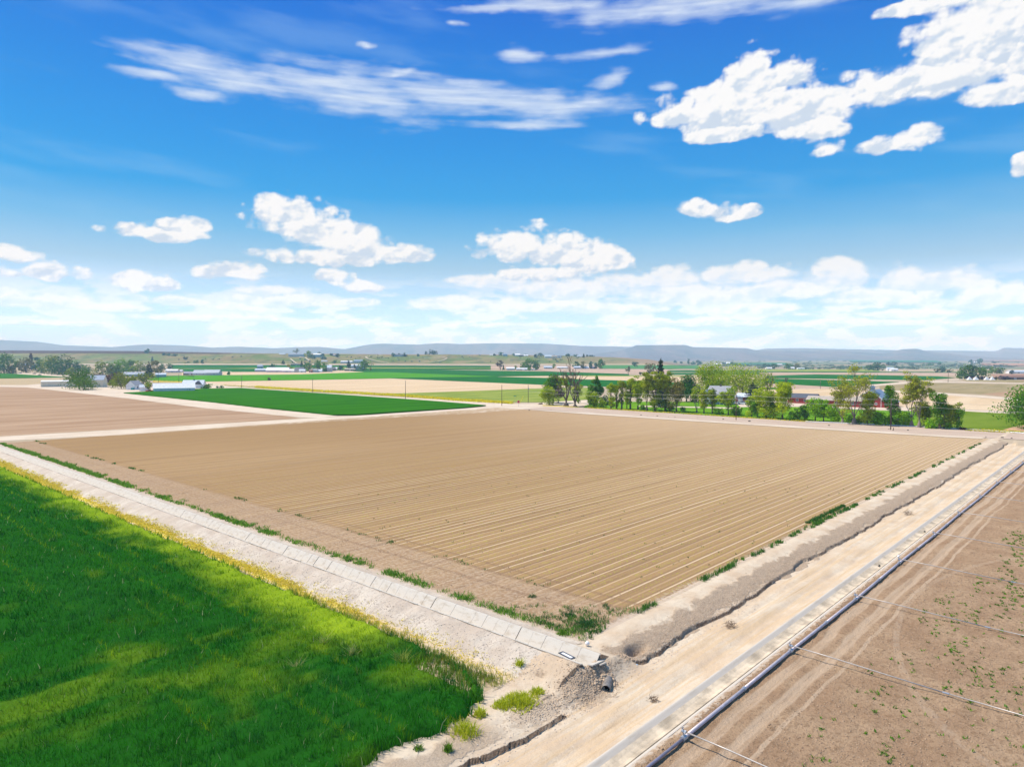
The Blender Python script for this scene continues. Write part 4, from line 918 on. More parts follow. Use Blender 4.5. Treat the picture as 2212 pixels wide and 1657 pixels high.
        if style=='dead': tr*=1.7; mr=max(mr,.17 if D<700 else mr)
        if style=='sparse' and D<500: tr*=1.25
        top=Vector((lean,0,th)); m.tube([(0,0,-.2),(0,0,th*.35),top*.7,top],[tr*1.7,tr*1.25,tr*1.05,tr*.8],7,False)
        sp={'column':.22,'ragged':.45,'sparse':.75,'dead':.8,'willow':1.15}[style]; sp=sp*min(1.6,max(.4,(W/h)/.55))
        dp=(3 if style in('dead','sparse') and D<500 else 2) if style!='column' else 1
        if style=='dead': dp=3; tr*=1.45
        nf=R_.randint(4,6) if style!='column' else 2
        for k in range(nf):
            a=6.283*k/nf+R_.uniform(-.5,.5); z_=R_.uniform(.55,1.) if style!='dead' else R_.uniform(.6,1.); dv=Vector((math.cos(a)*sp,math.sin(a)*sp,1.)).normalized(); Lb=(h-th*z_)*R_.uniform(.62,.9)
            if k==0: dv=Vector((.05,.05,1)).normalized(); Lb=(h-th)*.92; z_=1
            limb(m,top*z_,dv,Lb,tr*.62,dp,R_,tips,.35 if style!='willow' else .05,3,5,.5 if style!='column' else .3,mr)
        if style=='column':
            for k in range(9):
                zz=R_.uniform(.25,.9)*h; limb(m,Vector((lean*zz/h,0,zz)),Vector((R_.gauss(0,.6),R_.gauss(0,.6),1)).normalized(),h*.16,tr*.3,0,R_,tips,minr=mr)
        zt=max(t[0].z for t in tips); kz=h/zt; rx=max(max(abs(t[0].x),abs(t[0].y)) for t in tips)*2; kx=min(1.6,max(.45,W*1.0/rx))
        m.V=[Vector((v.x*(kx if v.z>th*.5 else 1),v.y*(kx if v.z>th*.5 else 1),v.z*(kz if v.z>0 else 1))) for v in m.V]; tips=[(Vector((t.x*kx,t.y*kx,t.z*kz)),d_) for t,d_ in tips]
        if style!='dead' or pal!='twig':
            C=np.array([t[0] for t in tips]); s=W*{'column':.36,'ragged':.23,'sparse':.115,'willow':.2,'dead':.1}[style]
            R3=np.array([(s*r.uniform(.6,1.3),s*r.uniform(.6,1.3),s*r.uniform(.5,1.)*(1.25 if style=='column' else .75)) for _ in tips])
            if style=='dead': k=C[:,2]<h*.55; C,R3=C[k],R3[k]
            if style in('column','ragged'):
                e=6 if style=='column' else 9; zz=r.uniform(.12,.8,e); C=np.concatenate([C,np.stack([r.normal(0,W*.16,e),r.normal(0,W*.16,e),h*zz],-1)]); R3=np.concatenate([R3,np.full((e,3),W*.27)])
            f={'sparse':.55,'ragged':1.7,'column':1.6,'willow':1.6,'dead':.12}[style]
            if len(C): leafmesh('crown',C,R3,max(20,int(nl*f)),ls*.9,p,root,sd)
    if style not in('bush','hedge') or D<250 or 1:
        m.build('trunk' if style not in('bush','hedge') else 'stem',BARKL if style=='sparse' else BARK,root)
    return root
GR='trees along the farm road'
T_list=[
 (1195,871,806,34,'round','green','dense bright green tree at the left end of the farm road row'),
 (1187,875,837,24,'ragged','lime','small lime green tree in front of the leftmost dense tree'),
 (1206,872,822,30,'sparse','twig','grey brown twiggy tree between the dense green tree and the tall dead one'),
 (1223,877.5,769,31,'dead','olive','tallest bare dead tree with pale limbs at the road corner'),
 (1242,879,796,27,'dead','lime','second bare tree just right of the tallest dead tree'),
 (1250,872,838,12,'column','lime','narrow lime shrub-like tree at the right side of the second bare tree'),
 (1287,875,810,40,'pyramid','green','broad cone shaped green tree with bronze top standing alone'),
 (1283,879,849,22,'ragged','lime','small light green tree in front of the cone shaped tree'),
 (1319.5,884,834,13,'column','lime','slim lime tree, first of the thin row right of the cone shaped tree'),
 (1332,883,837,11,'column','olive','slim olive tree, second of the thin row'),
 (1343,884,828,11,'column','olive','slim tree with leafy tip, third of the thin row'),
 (1354,884.5,850,9,'column','lime','short slim sapling, fourth of the thin row'),
 (1361.5,884,824,16,'column','lime','dark trunked slim tree, fifth of the thin row'),
 (1378,885,816,19,'ragged','lime','loose yellow green tree left of the tall dark spruce'),
 (1397,887.5,808,23,'ragged','olive','open olive tree with forked limbs left of the dark spruce'),
 (1414.5,888.5,807,20,'ragged','olive','upright olive tree right in front of the dark spruce'),
 (1427,876,775,34,'spruce','spruce','tall dark reddish spruce rising above the row'),
 (1437,888.7,806,24,'ragged','olive','olive leaved tree at the right flank of the dark spruce'),
 (1461,890.5,822,28,'ragged','grey','grey brown tree with several trunks left of the dark round tree'),
 (1483,868,811,42,'round','dark','round dark green tree behind the row left of the blue house'),
 (1505,891.5,833,24,'sparse','lime','light yellow green tree in front of the dark round tree'),
 (1533,868,782,58,'round','lime','large light green cottonwood towering behind the blue house'),
 (1520.5,893.5,850,17,'column','olive','dark stemmed tree in front of the blue house front'),
 (1538.5,894.5,846,16,'column','olive','thin tree in front of the blue house wall'),
 (1573,897,842,28,'ragged','lime','light green tree just left of the roadside power pole'),
 (1604,862,791,92,'round','lime','very wide lime green umbrella shaped tree behind the farm road'),
 (1626,869,827,36,'spruce','spruce','dark blue spruce under the wide umbrella tree'),
 (1592,898,874,20,'bush','green','dark bushy shrub right behind the power pole'),
 (1624,900,858,19,'ragged','lime','small light green tree right of the white car'),
 (1637,902,866,18,'ragged','green','small green tree in front of the dark blue spruce'),
 (1654.5,904,842,32,'ragged','lime','bushy yellow green tree below the dead twiggy top'),
 (1657,862,806,16,'dead','twig','dead leafless tree behind the bushy yellow green tree'),
 (1702,862,815,11,'dead','twig','narrow dead tree top left of the red shed'),
 (1671,903,866,18,'ragged','green','low green tree between two bushy ones left of the red shed'),
 (1690,906,832,38,'ragged','lime','large bushy light green tree touching the left end of the red shed'),
 (1722,908,884,18,'ragged','green','small tree in front of the red shed wall'),
 (1738,909,878,14,'column','dark','dark narrow little tree below the red shed'),
 (1761,910,859,34,'round','bright','bright green bushy tree right of the red shed'),
 (1779,911,862,22,'round','bright','bright green rounded tree in front of the long tan roof'),
 (1800,913,872,26,'round','bright','bright green tree in front of the long shed, right of its neighbours'),
 (1820,915,822,36,'sparse','bronze','tall thin leaved tree left of the biggest roadside tree'),
 (1845,916.5,789,66,'sparse','bronze','biggest sparse roadside tree with brownish yellow leaves left of the red barn'),
 (1873,917,850,28,'ragged','olive','tree standing in front of the red barn gable'),
 (1897,918,888,24,'round','bright','rounded bright green shrub-like tree below the right part of the barn'),
 (1924,919.5,842,20,'column','green','dark slender tree at the right end of the barn'),
 (1949,921,886,26,'round','bright','bright green low tree between the slender tree and the forked pair'),
 (1969,922,807,48,'sparse','bronze','tall multi-limbed tree, left one of the forked pair'),
 (1986,924,815,28,'sparse','bronze','tall slanting tree, right one of the forked pair'),
 (1996,921,872,28,'ragged','olive','leafy tree at the right foot of the forked pair'),
 (2030,927,857,22,'column','green','spindly tree with a dead top right of the forked pair'),
 (2039,927,886,12,'column','olive','short thin tree next to the dead topped spindly one'),
 (2054,927,872,21,'ragged','olive','small open tree second from the right end of the row'),
 (2069,927,884,18,'ragged','bright','last little tree at the right end of the row'),
 (2228,926,842,100,'round','green','large dark green tree cut off by the right edge'),
]
for t in T_list: tree(*t[:5],t[5],t[6],GR,dens=1.5)
for i,(u,v,w,h,p,lb) in enumerate([(1300,880,18,22,'lime','low lime shrub between the cone tree and the slim row'),(1390,886,16,13,'green','low green shrub left of the spruce foot'),(1448,889,16,14,'green','low shrub under the olive trees right of the spruce'),(1475,891,14,14,'green','low shrub behind the verge left of the light yellow tree'),(1500,868,20,14,'dark','dark hedge clump beside the blue house drive'),(1553,896,18,18,'green','green shrub between the blue house and the power pole'),(1710,908,18,16,'bright','bright shrub at the foot of the trees left of the red shed'),(1805,913.5,20,20,'bright','bright shrub in the verge below the long shed'),
   (1833,915,22,24,'bright','bright shrub at the left foot of the biggest tree'),(1858,916,20,22,'green','green shrub at the right foot of the biggest tree'),(1888,918,18,20,'green','dark green shrub below the barn gable'),(1908,919,20,24,'bright','bright shrub below the barn right corner'),(1937,920,18,20,'green','green shrub right of the slender dark tree'),(1957,921,20,26,'bright','bright shrub left of the forked pair'),(2012,926,24,26,'bright','bright shrub between the forked pair and the spindly tree'),(2046,927,16,20,'bright','bright shrub between the last small trees'),(2077,929,15,8,'maroon','dark dead brush heap at the right end of the tree row'),(1166,873.8,10,4,'twig','low pile of grey brush on the road corner')]):
    tree(u,v,v-h,w,'bush',p,lb,'shrubs along the farm road')
LG='trees around the left farmyard'
for t in [
 (9,807,763,38,'round','green','tall green tree at the far left edge'),(27,807,789,20,'round','grey','brownish low tree right of the tree on the left edge'),(34,806,780,16,'round','midgreen','bright green tree behind the brownish one at far left'),
 (57,806,774,28,'round','grey','olive grey tree by the parked cars'),(68,799,765,9,'poplar','maroon','narrow purple brown tree rising behind the olive grey one'),(78,801,771,15,'round','bluegreen','grey blue tree right of the narrow purple one'),
 (91,806,776,26,'round','green','green tree left of the big yellow green one'),(112,808,770,36,'round','olive','big yellow green tree in the middle of the left grove'),(134,810,768,46,'round','dark','largest dark green tree of the left grove'),
 (150,806,774,14,'round','olive','yellowish tree at the right shoulder of the largest dark one'),(158,803,785,8,'conifer','spruce','small dark conifer right of the left grove'),(169,806,784,19,'round','dark','dark round tree above the olive farmyard tree'),
 (154,811,794,19,'round','olive','yellow green tree above the long low shed'),(187,807,789,24,'round','green','mid green tree behind the cream barn'),
 (171,841,804,48,'round','green','wide canopy tree between the two cream sheds'),(181,843,818,38,'round','midgreen','leafy bush-like tree in front of the cream barn'),
 (222,812,780,30,'round','olive','olive green tree behind the brown hedge'),(243,811,783,22,'round','green','green tree right behind the brown hedge'),(260,810,776,30,'round','bright','vivid green tall tree above the brown hedge'),(252,812,786,16,'round','midgreen','pale green tree in front of the vivid green one'),
 (282,806,774,22,'round','midgreen','light green tree right of the vivid green one'),(289,808,788,15,'round','lime','yellow lime tree above the grey roofed house'),(303,806,781,24,'round','olive','olive tree behind the grey roofed house'),
 (322,816,781,21,'conifer','spruce','big dark conifer left of the teal shed'),(338,811,779,22,'round','grey','grey green tree right of the big dark conifer'),
 (352,799,786,12,'round','dark','dark round tree left of a similar one by the white sheds'),(367,797,786,13,'round','dark','dark round tree right above the white sheds'),
 (205,832,810,20,'round','redbrown','first reddish brown shrubby tree right of the cream barn'),(222,832,808,22,'round','redbrown','second reddish brown tree from the cream barn'),(240,831,808,20,'round','redbrown','third reddish brown tree from the cream barn'),(257,822,806,18,'round','redbrown','reddish brown tree behind the yellow olive one'),
 (262,840,809,34,'round','olive','yellow olive tree in the yard left of the small white house'),(283,841,814,24,'round','olive','yellow olive tree touching the small white house'),(243,838,821,14,'round','lime','small lime tree at the left of the yard'),
 (310,829,808,40,'round','olive','wide yellow green tree behind the small white house'),(322,845,823,12,'round','lime','lime tree squeezed between white shed and long white barn'),
 (447,839.5,828,21,'bush','green','large round clipped green bush right of the white house'),(473.5,838.5,833.5,11,'hedge','dark','small boxy dark hedge right of the round bush'),(410,838.5,834,10,'bush','dark','little dark shrub in front of the white house'),(432,838.5,834,6,'bush','dark','small dark shrub at the right wall of the white house'),
 (494,810,801,7,'round','green','single small tree in the tan strip right of the blue roofed houses'),(582,822,815,7,'bush','grey','lone weed bush in the lime green field')]:
    tree(*t,LG)
FG='trees of the middle farmsteads'
for t in [
 (611.5,788,777,10,'conifer','spruce','dark purple conifer at the foot of the bench'),(590,800,787,17,'round','dark','round green tree behind the pink white barn'),(622.5,801,787,10,'round','yellow','bright yellow blossoming tree right of the pink white barn'),(629,802,794,8,'round','olive','olive tree beside the yellow blossoming one'),
 (652,796,779.5,8,'conifer','spruce','dark conifer, left of the two behind the middle farm'),(659,797,780.5,7,'conifer','spruce','dark conifer, right of the two behind the middle farm'),(656,801,787,18,'round','green','green tree in front of the two dark conifers'),(668,797,780,13,'round','green','tall green tree behind the middle farm'),
 (668,802,789,14,'round','bronze','brownish gold round tree in the middle farm'),(687,801,777.5,20,'round','green','biggest green tree of the middle farm'),(703,803.5,783,16,'round','green','green tree at the right end of the middle farm'),(701,804,796,11,'bush','dark','dark bush at the right end of the middle farm'),
 (723,785,779,6,'round','dark','small dark tree below the bench by the long blue shed'),(736,800,787.5,9,'round','spruce','dark tree left of the tall conifer'),(753,798,778,13,'conifer','spruce','tall dark conifer of the right farmhouse'),(766,801,786,7,'conifer','spruce','thin conifer by the pale blue shed'),(787,801,780.5,27,'round','midgreen','large green tree right of the pale blue shed'),(801,800,793,6,'bush','bronze','small brownish bush right of the large green tree'),
 (1081,799,780,16,'sparse','redbrown','reddish bare tree at the left of the farm below the bench'),(1087.5,799,788,5,'conifer','dark','small dark conifer at the foot of the reddish bare tree'),(1115,798,789,8,'round','green','small green tree left of the twin big trees'),(1127,798,791,9,'bush','midgreen','low green bush left of the twin big trees'),(1141,799,776.5,24,'round','green','big green tree, left of the twin pair'),(1158,799,778,20,'round','green','big green tree, right of the twin pair'),(1143,801,793,7,'bush','midgreen','pale green bush in front of the twin pair'),
 (1196,796,786,8,'round','green','small round tree left behind the tall dead tree'),(1243.5,796,780,13,'round','dark','dark green tree right behind the second bare tree'),(1261,797,781,13,'round','grey','grey green tree in the row below the brown hill'),(1276,797,780,8,'poplar','bluegreen','upright blue green tree in the row below the brown hill'),(1285,797,782,9,'round','bluegreen','small blue green tree between upright and large ones'),(1297,797,776.5,16,'round','green','large green tree ending the row below the brown hill'),
 (1357.7,810,792,12,'sparse','grey','thick stemmed pollard standing alone in the tan field'),(1383.5,810.5,802,7,'bush','grey','small grey bush between pollard and spruce'),(1407,808.5,785.5,22,'round','grey','wide grey olive willow left of the tall spruce'),
 (1371.5,792.5,781.5,13,'round','bluegreen','dark blue green clump in the field under the hill crest'),(1459,784,779.5,6,'round','bluegreen','tiny tree at the end of the brown hill')]:
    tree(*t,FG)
BG='trees on the bench skyline'
for t in [
 (318,764,755,12,'round','bluegreen','blue green clump on the far left skyline'),(329,781,770,7,'conifer','bluegreen','dark tree alone on the grassy slope'),(354,767,762,7,'bush','bluegreen','bush at the upper end of the gully'),(364,769,763,10,'bush','bluegreen','blue green bush in the gully'),(377,770,764,10,'bush','bluegreen','dark bush lower in the gully'),(401,776,769,10,'bush','grey','grey bush in the gully'),(437,786,774,8,'bush','bluegreen','green bush at the mouth of the gully'),(425,785,778,10,'bush','midgreen','low bush beside the gully mouth'),
 (640.6,764,754.5,12,'sparse','grey','bare grey tree above the long blue bench house'),(660,763.5,750,8,'poplar','bluegreen','tallest dark poplar on the bench'),(665.5,763,749.5,5,'poplar','bluegreen','thin dark poplar beside the tallest'),(654,764,756,8,'round','grey','grey tree left of the poplars'),(665,772,759.5,13,'round','midgreen','light green tree below the poplars'),(676,775.5,767,12,'round','bluegreen','dark bushy tree below the blue bench house'),(698,777,763.5,11,'round','bluegreen','large grey green tree right of the bench houses'),(690,768,761,7,'round','bluegreen','small tree right of the white roofed bench house'),
 (716.7,769.5,763,6,'round','spruce','dark round tree, left of two on the bench'),(729.5,773,764,9,'round','spruce','dark round tree, right of two on the bench'),
 (850.5,771,761.5,7,'round','bluegreen','dark tree at the left end of the low bench house'),(874,771,760.5,9,'round','spruce','dark pointed tree at the right end of the low bench house'),(862,768,763,4,'bush','bluegreen','tiny tree behind the low bench house'),(903,769.5,764,6,'bush','bluegreen','small bush alone on the bench'),
 (920,766,758,7,'conifer','spruce','dark conifer left of the white roof on the skyline'),(934.5,766.3,756.5,18,'round','spruce','dark wide clump right of the white roof on the skyline'),(1068,769,765,5,'round','spruce','pair of little dark trees on the skyline'),(1083,769,761,9,'round','bluegreen','round green tree on the skyline above the farm'),(1091,769,763.5,6,'conifer','spruce','dark conifer next to the round skyline tree'),(1111,769,763.7,9,'round','bluegreen','grey green tree by the white skyline house'),
 (1126,771,767,10,'bush','spruce','low dark hedge of trees on the skyline'),(1136,770,766,5,'round','spruce','small dark skyline tree between two houses'),(1157,773,766,6,'round','spruce','dark skyline tree left of a round green one'),(1166,773.5,763,12,'round','bluegreen','round green skyline tree left of the white houses'),
 (1226,770,764.5,7,'round','bluegreen','round skyline tree behind the tall dead tree'),(1245,771,766,9,'round','bluegreen','small green tree right of the dead tree tops'),(1261,772.5,764,6,'conifer','spruce','pointed conifer on the skyline'),(1267.7,771,766.5,4,'conifer','spruce','smaller pointed conifer on the skyline'),(1277,770.5,767,14,'bush','spruce','low dark shrubbery on the skyline'),(1304,770.5,768,8,'bush','spruce','very low bush on the brown hill crest'),
 (1337.7,772,761.5,14,'round','spruce','broad dark clump on the brown hill crest'),(1350,772.5,762.5,8,'round','spruce','dark tree in the middle of the hill crest group'),(1359,772.8,762,4,'poplar','spruce','slim poplar on the hill crest'),(1366.5,773,763.5,6,'poplar','spruce','rightmost dark poplar on the hill crest')]:
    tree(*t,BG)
VG='trees in the right hand valley'
for t in [
 (1487.5,787,775,5,'poplar','bluegreen','single tall poplar in front of the blue mesa'),(1497.5,788,781,12,'round','bluegreen','round trees right of the single poplar'),(1509,789,778.5,12,'round','bluegreen','larger blue green tree behind the cottonwood'),(1472,785.5,781.5,5,'round','bluegreen','tiny tree left of the single poplar'),
 (1564,788,782.5,7,'round','bluegreen','small tree beside distant white sheds'),(1582,790,782,9,'round','bluegreen','blue green tree right of the distant sheds'),(1607,790,787,4,'bush','bluegreen','tiny bush in the far green field'),
 (1656,797,785.5,14,'round','bluegreen','green tree at the left of the valley farm'),(1671,797,786,15,'round','dark','dark tree of the valley farm'),(1702.5,797.5,786,19,'round','green','broad tree left of the little white sheds'),(1721,797.5,786,17,'round','grey','greyish broad tree behind the little white sheds'),(1740,798,791,16,'bush','bluegreen','low scrub right of the valley farm'),
 (1877,800.5,788,19,'round','dark','dark tree left of the biggest valley tree'),(1897,801,783.5,21,'round','dark','biggest dark tree in the valley'),(1919,790,782.5,8,'round','bluegreen','small dark tree behind the biggest valley tree'),(1932,790.5,783,15,'round','bluegreen','distant trees beside the small red roof'),(2002,790,784.5,20,'round','dark','long dark clump left of the right grove'),(2030,789,783.5,9,'round','dark','round dark tree in the valley'),
 (1816,778.5,769.5,22,'round','bluegreen','blue green orchard block on the valley slope'),(1855,775,771,6,'round','bluegreen','small tree right of the orchard block'),(1866,776,773,4,'bush','bluegreen','tiny tree on the valley slope'),
 (2024,805,794,11,'round','grey','grey green tree at the field edge, left of three'),(2036,805,793,12,'round','bluegreen','middle one of three trees at the field edge'),(2050,805,797.5,11,'round','grey','lowest one of three trees at the field edge'),
 (2076,819,804,13,'round','midgreen','light green tree at the left foot of the right grove'),(2083,819,789,24,'round','green','tall green tree, left half of the right grove'),(2098,819,787,24,'round','dark','tallest dark tree of the right grove'),(2119,819,795,25,'round','green','broad green tree in the right grove'),
 (2095,820,812,18,'bush','maroon','dark maroon shrub under the tallest dark tree'),(2120,820.5,812,16,'bush','maroon','dark maroon shrub under the broad green tree'),(2140,820.5,813,15,'bush','maroon','maroon shrub right of the white posts'),(2151,820.5,811,7,'bush','grey','grey brown bush between two maroon ones'),(2168,821,812.5,24,'bush','maroon','widest maroon shrub near the dark shed'),
 (2143,807.5,793,15,'round','midgreen','light green tree behind the right grove'),(2153,807.5,797,10,'round','grey','grey tree behind the right grove'),(2163,807.5,794,16,'round','green','round green tree right of the grey one'),(2185,808.5,800.5,11,'round','spruce','dark round bush on the reddish soil'),
 (2097,787.5,776,8,'round','bluegreen','blue upright tree above the right grove'),(2116,787.5,775,13,'round','bluegreen','blue green clump beside a pale farmhouse'),(2148,786,782,7,'round','bluegreen','small far tree near the right edge'),(2150,792,787,6,'bush','bluegreen','little round bush on the red field'),(2160,792,787,7,'bush','bluegreen','little round bush right of a similar one')]:
    tree(*t,VG)
# sage and willow scrub on the valley floor: uncountable
S=[];R3=[]
r=np.random.RandomState(9); pts=[]
for _ in range(900):
    u=r.uniform(1560,2600); v=785+13*r.rand()**.8 if u>1640 else r.uniform(783,792)
    if fbm(np.array([u/40.]),np.array([v/3.]),111,3)[0]<.47: continue
    pts.append(G(u,v))
for _ in range(160): pts.append(G(r.uniform(1500,2300),r.uniform(775.5,784)))
for _ in range(260):
    u=r.uniform(380,1250); v=r.uniform(768,785)
    if fbm(np.array([u/30.]),np.array([v/4.]),112,3)[0]>.5: pts.append(G(u,v))
C=np.array(pts); R3=np.stack([r.uniform(3,11,len(C)),r.uniform(3,11,len(C)),r.uniform(1.5,4.,len(C))],-1); k=C[:,0]<C[:,1]*.2; R3[k]*=.35; C[:,2]+=R3[:,2]*.4
o=leafmesh('scrub',C,R3,26000,4.5,((.06,.12,.07),(.2,.25,.16)),None,77); tag(o,kind='stuff')
# ================================================================ BUILDINGS
MWALL={k:M_plain(k+'_siding',c,.7,var=.08,scale=.6) for k,c in {'white':(.78,.78,.78),'cream':(.68,.62,.48),'red':(.30,.03,.025),'blue':(.42,.48,.52),'teal':(.25,.42,.5),'tan':(.45,.36,.27),'grey':(.42,.43,.45),'pink':(.66,.55,.6),'brown':(.14,.10,.08)}.items()}
MROOF={k:M_plain(k+'_roof',c,ro,.0,.1,.8) for k,c,ro in (('white',(.80,.81,.84),.5),('bluegrey',(.23,.30,.40),.5),('grey',(.30,.31,.34),.7),('dark',(.09,.10,.13),.6),('tan',(.42,.36,.30),.7),('paleblue',(.55,.62,.72),.5),('purple',(.26,.25,.34),.6),('rust',(.25,.14,.1),.7))}
GLASS=M_plain('window_glass',(.04,.05,.07),.15,spec=.6); TRIM=M_plain('white_trim',(.75,.75,.75),.5)
def house(u,v,L,W,hw,hr,yaw,wall,roof,name,label,cat,group=None,wins=(),doors=(),over=.35,chim=False,hip=False,base=None,wide=1.):
    """gabled building, ridge along local x; u,v = middle of the near long wall foot"""
    g=base if base is not None else G(u,v); root=empty(name,g,yaw,label,cat,group); s=g.y/300. if g.y>900 else 1.
    m=MB(); m.box(-L/2,L/2,0,W,-1.5,hw)
    if not hip: m.add([(-L/2,0,hw),(-L/2,W,hw),(-L/2,W/2,hr-.06),(L/2,0,hw),(L/2,W,hw),(L/2,W/2,hr-.06)],[(0,2,1),(3,4,5),(0,3,5,2),(1,2,5,4)])
    m.build('wall',MWALL[wall],root)
    o_=over; k=(hr-hw)/(W/2); e=hw-k*o_; t=.12; X=L/2+o_; x2=X-(W/2 if hip else 0)
    V=[(-X,-o_,e+.03),(X,-o_,e+.03),(x2,W/2,hr+.03),(-x2,W/2,hr+.03),(-X,W+o_,e+.03),(X,W+o_,e+.03)]
    V+= [(a,b,c+t) for a,b,c in V]
    Fs=[(6,7,8,9),(9,8,11,10),(0,3,2,1),(3,4,5,2),(0,1,7,6),(5,4,10,11),(0,6,9,3),(3,9,10,4),(1,2,8,7),(2,5,11,8)]
    rf=mk('roof',V,Fs,MROOF[roof],root)
    if chim: c=MB(); c.box(-.35,.35,W*.5-.3,W*.5+.3,hr-.3,hr+.9); c.build('chimney',MWALL['brown'],rf)
    for (side,x,z,w,h) in wins:
        q=MB(); p=MB()
        if side=='f': q.box(x-w/2-.08,x+w/2+.08,-.05,-.003,z-.08,z+h+.08); p.box(x-w/2,x+w/2,-.075,-.052,z,z+h); ml=MB(); ml.box(x-.03,x+.03,-.09,-.077,z,z+h)
        elif side=='l': q.box(-L/2-.05,-L/2-.003,x-w/2-.08,x+w/2+.08,z-.08,z+h+.08); p.box(-L/2-.075,-L/2-.052,x-w/2,x+w/2,z,z+h); ml=None
        else: q.box(L/2+.003,L/2+.05,x-w/2-.08,x+w/2+.08,z-.08,z+h+.08); p.box(L/2+.052,L/2+.075,x-w/2,x+w/2,z,z+h); ml=None
        fr=q.build('window',TRIM,root); p.build('pane',GLASS,fr)
        if ml: ml.build('mullion',TRIM,fr)
    for (side,x,w,h,mt) in doors:
        q=MB()
        if side=='f': q.box(x-w/2,x+w/2,-.06,-.003,0,h)
        elif side=='l': q.box(-L/2-.06,-L/2-.003,x-w/2,x+w/2,0,h)
        else: q.box(L/2+.003,L/2+.06,x-w/2,x+w/2,0,h)
        q.build('door',MWALL[mt] if mt in MWALL else GLASS,root)
    return root
D2=TH-rad(90)   # ridge parallel to the farm lane, long wall facing the drone
house(1731,872.5,12.6,6,3.,4.6,D2,'red','dark','red_shed','low red shed with a dark roof and two white framed windows','shed',None,[('f',-1.9,1.1,1.1,1.1),('f',1.6,1.1,1.1,1.1)],[('l',3,1.6,2.1,'white')],.45)
house(1800,878,23,6,2.7,4.2,D2,'red','tan','long_shed','long low shed with tan roof and dark red walls between red shed and barn','shed',None,[('f',-6,.9,.9,1.4),('f',8,.9,.9,1.4),('f',1,.9,.9,1.2)],[('f',5,1.1,2.,'white')],.4)
# the red barn: gable towards the drone, ridge running away along the lane, lean-tos on both flanks
g=Pz(1878,880); bn=empty('red_barn',g,TH,'big red barn with blue grey metal roof, white trim and a small cupola','barn')
m=MB(); hwid=4.6; m.add([(0,-hwid,-.5),(0,hwid,-.5),(0,hwid,4.1),(0,0,7.3),(0,-hwid,4.1),(15,-hwid,-.5),(15,hwid,-.5),(15,hwid,4.1),(15,0,7.3),(15,-hwid,4.1)],[(0,4,3,2,1),(5,6,7,8,9),(0,5,9,4),(1,2,7,6),(4,9,8,3),(2,3,8,7)])
m.add([(0,-hwid-3.4,-.5),(0,-hwid,-.5),(0,-hwid,3.55),(0,-hwid-3.4,2.2),(15,-hwid-3.4,-.5),(15,-hwid,-.5),(15,-hwid,3.55),(15,-hwid-3.4,2.2)],[(0,3,2,1),(4,5,6,7),(0,4,7,3),(3,7,6,2)])
m.add([(0,hwid+4.6,-.5),(0,hwid,-.5),(0,hwid,3.7),(0,hwid+4.6,2.1),(15,hwid+4.6,-.5),(15,hwid,-.5),(15,hwid,3.7),(15,hwid+4.6,2.1)],[(0,1,2,3),(4,7,6,5),(0,3,7,4),(3,2,6,7)])
m.build('wall',MWALL['red'],bn)
def slab_(name,a,b,x0,x1,mat,par,t=.14):
    V=[(x0,a[0],a[1]),(x1,a[0],a[1]),(x1,b[0],b[1]),(x0,b[0],b[1])]; V+= [(x,y,z+t) for x,y,z in V]
    return mk(name,V,[(0,3,2,1),(4,5,6,7),(0,1,5,4),(1,2,6,5),(2,3,7,6),(3,0,4,7)],mat,par)
k=(7.3-4.1)/hwid
r1=slab_('roof',(-hwid-.5,4.1-.5*k+.05),(0,7.35),-.6,15.5,MROOF['bluegrey'],bn); r2=slab_('roof',(hwid+.5,4.1-.5*k+.05),(0,7.35),-.6,15.5,MROOF['bluegrey'],bn)
slab_('lean_to_roof',(-hwid-3.9,2.05),(-hwid-.02,3.62),-.5,15.4,MROOF['bluegrey'],bn); slab_('lean_to_roof',(hwid+5.1,1.98),(hwid+.02,3.8),-.5,15.4,MROOF['bluegrey'],bn)
slab_('trim',(-hwid-.5,4.1-.5*k-.15),(0,7.15),-.68,-.61,TRIM,bn,.35); slab_('trim',(hwid+.5,4.1-.5*k-.15),(0,7.15),-.68,-.61,TRIM,bn,.35)
slab_('trim',(-hwid-3.9,1.9),(-hwid-.02,3.47),-.58,-.51,TRIM,bn,.3); slab_('trim',(hwid+5.1,1.83),(hwid+.02,3.65),-.58,-.51,TRIM,bn,.3)
cu_=MB(); cu_.box(3.2,5.0,-.8,.8,6.9,8.5); cb=cu_.build('cupola',MWALL['grey'],bn); c2_=MB(); c2_.add([(2.9,-1.1,8.5),(5.3,-1.1,8.5),(5.3,1.1,8.5),(2.9,1.1,8.5),(2.9,0,9.4),(5.3,0,9.4)],[(0,1,5,4),(2,3,4,5),(0,4,3),(1,2,5),(0,3,2,1)]); c2_.build('cupola_roof',MROOF['bluegrey'],cb)
for y_,z_,w_,h_ in ((-2.6,1.1,.9,1.0),(-.2,1.1,.9,1.0),(-6.4,.9,.8,.9),(0,4.9,.8,.9)):
    q=MB(); q.box(-.06,-.003,y_-w_/2,y_+w_/2,z_,z_+h_); fr=q.build('window',TRIM,bn); q=MB(); q.box(-.085,-.062,y_-w_/2+.14,y_+w_/2-.14,z_+.14,z_+h_-.14); q.build('pane',GLASS,fr)
q=MB(); q.box(-.06,-.003,1.0,3.8,0,2.6); dr=q.build('door',MWALL['red'],bn); q=MB(); q.box(-.085,-.062,1.0,3.8,2.5,2.62); q.box(-.085,-.062,1.0,1.12,0,2.5); q.box(-.085,-.062,3.68,3.8,0,2.5); q.build('door_trim',TRIM,dr)
q=MB(); q.box(-.085,-.003,-hwid-.06,-hwid+.12,0,4.0); q.build('corner_board',TRIM,bn)
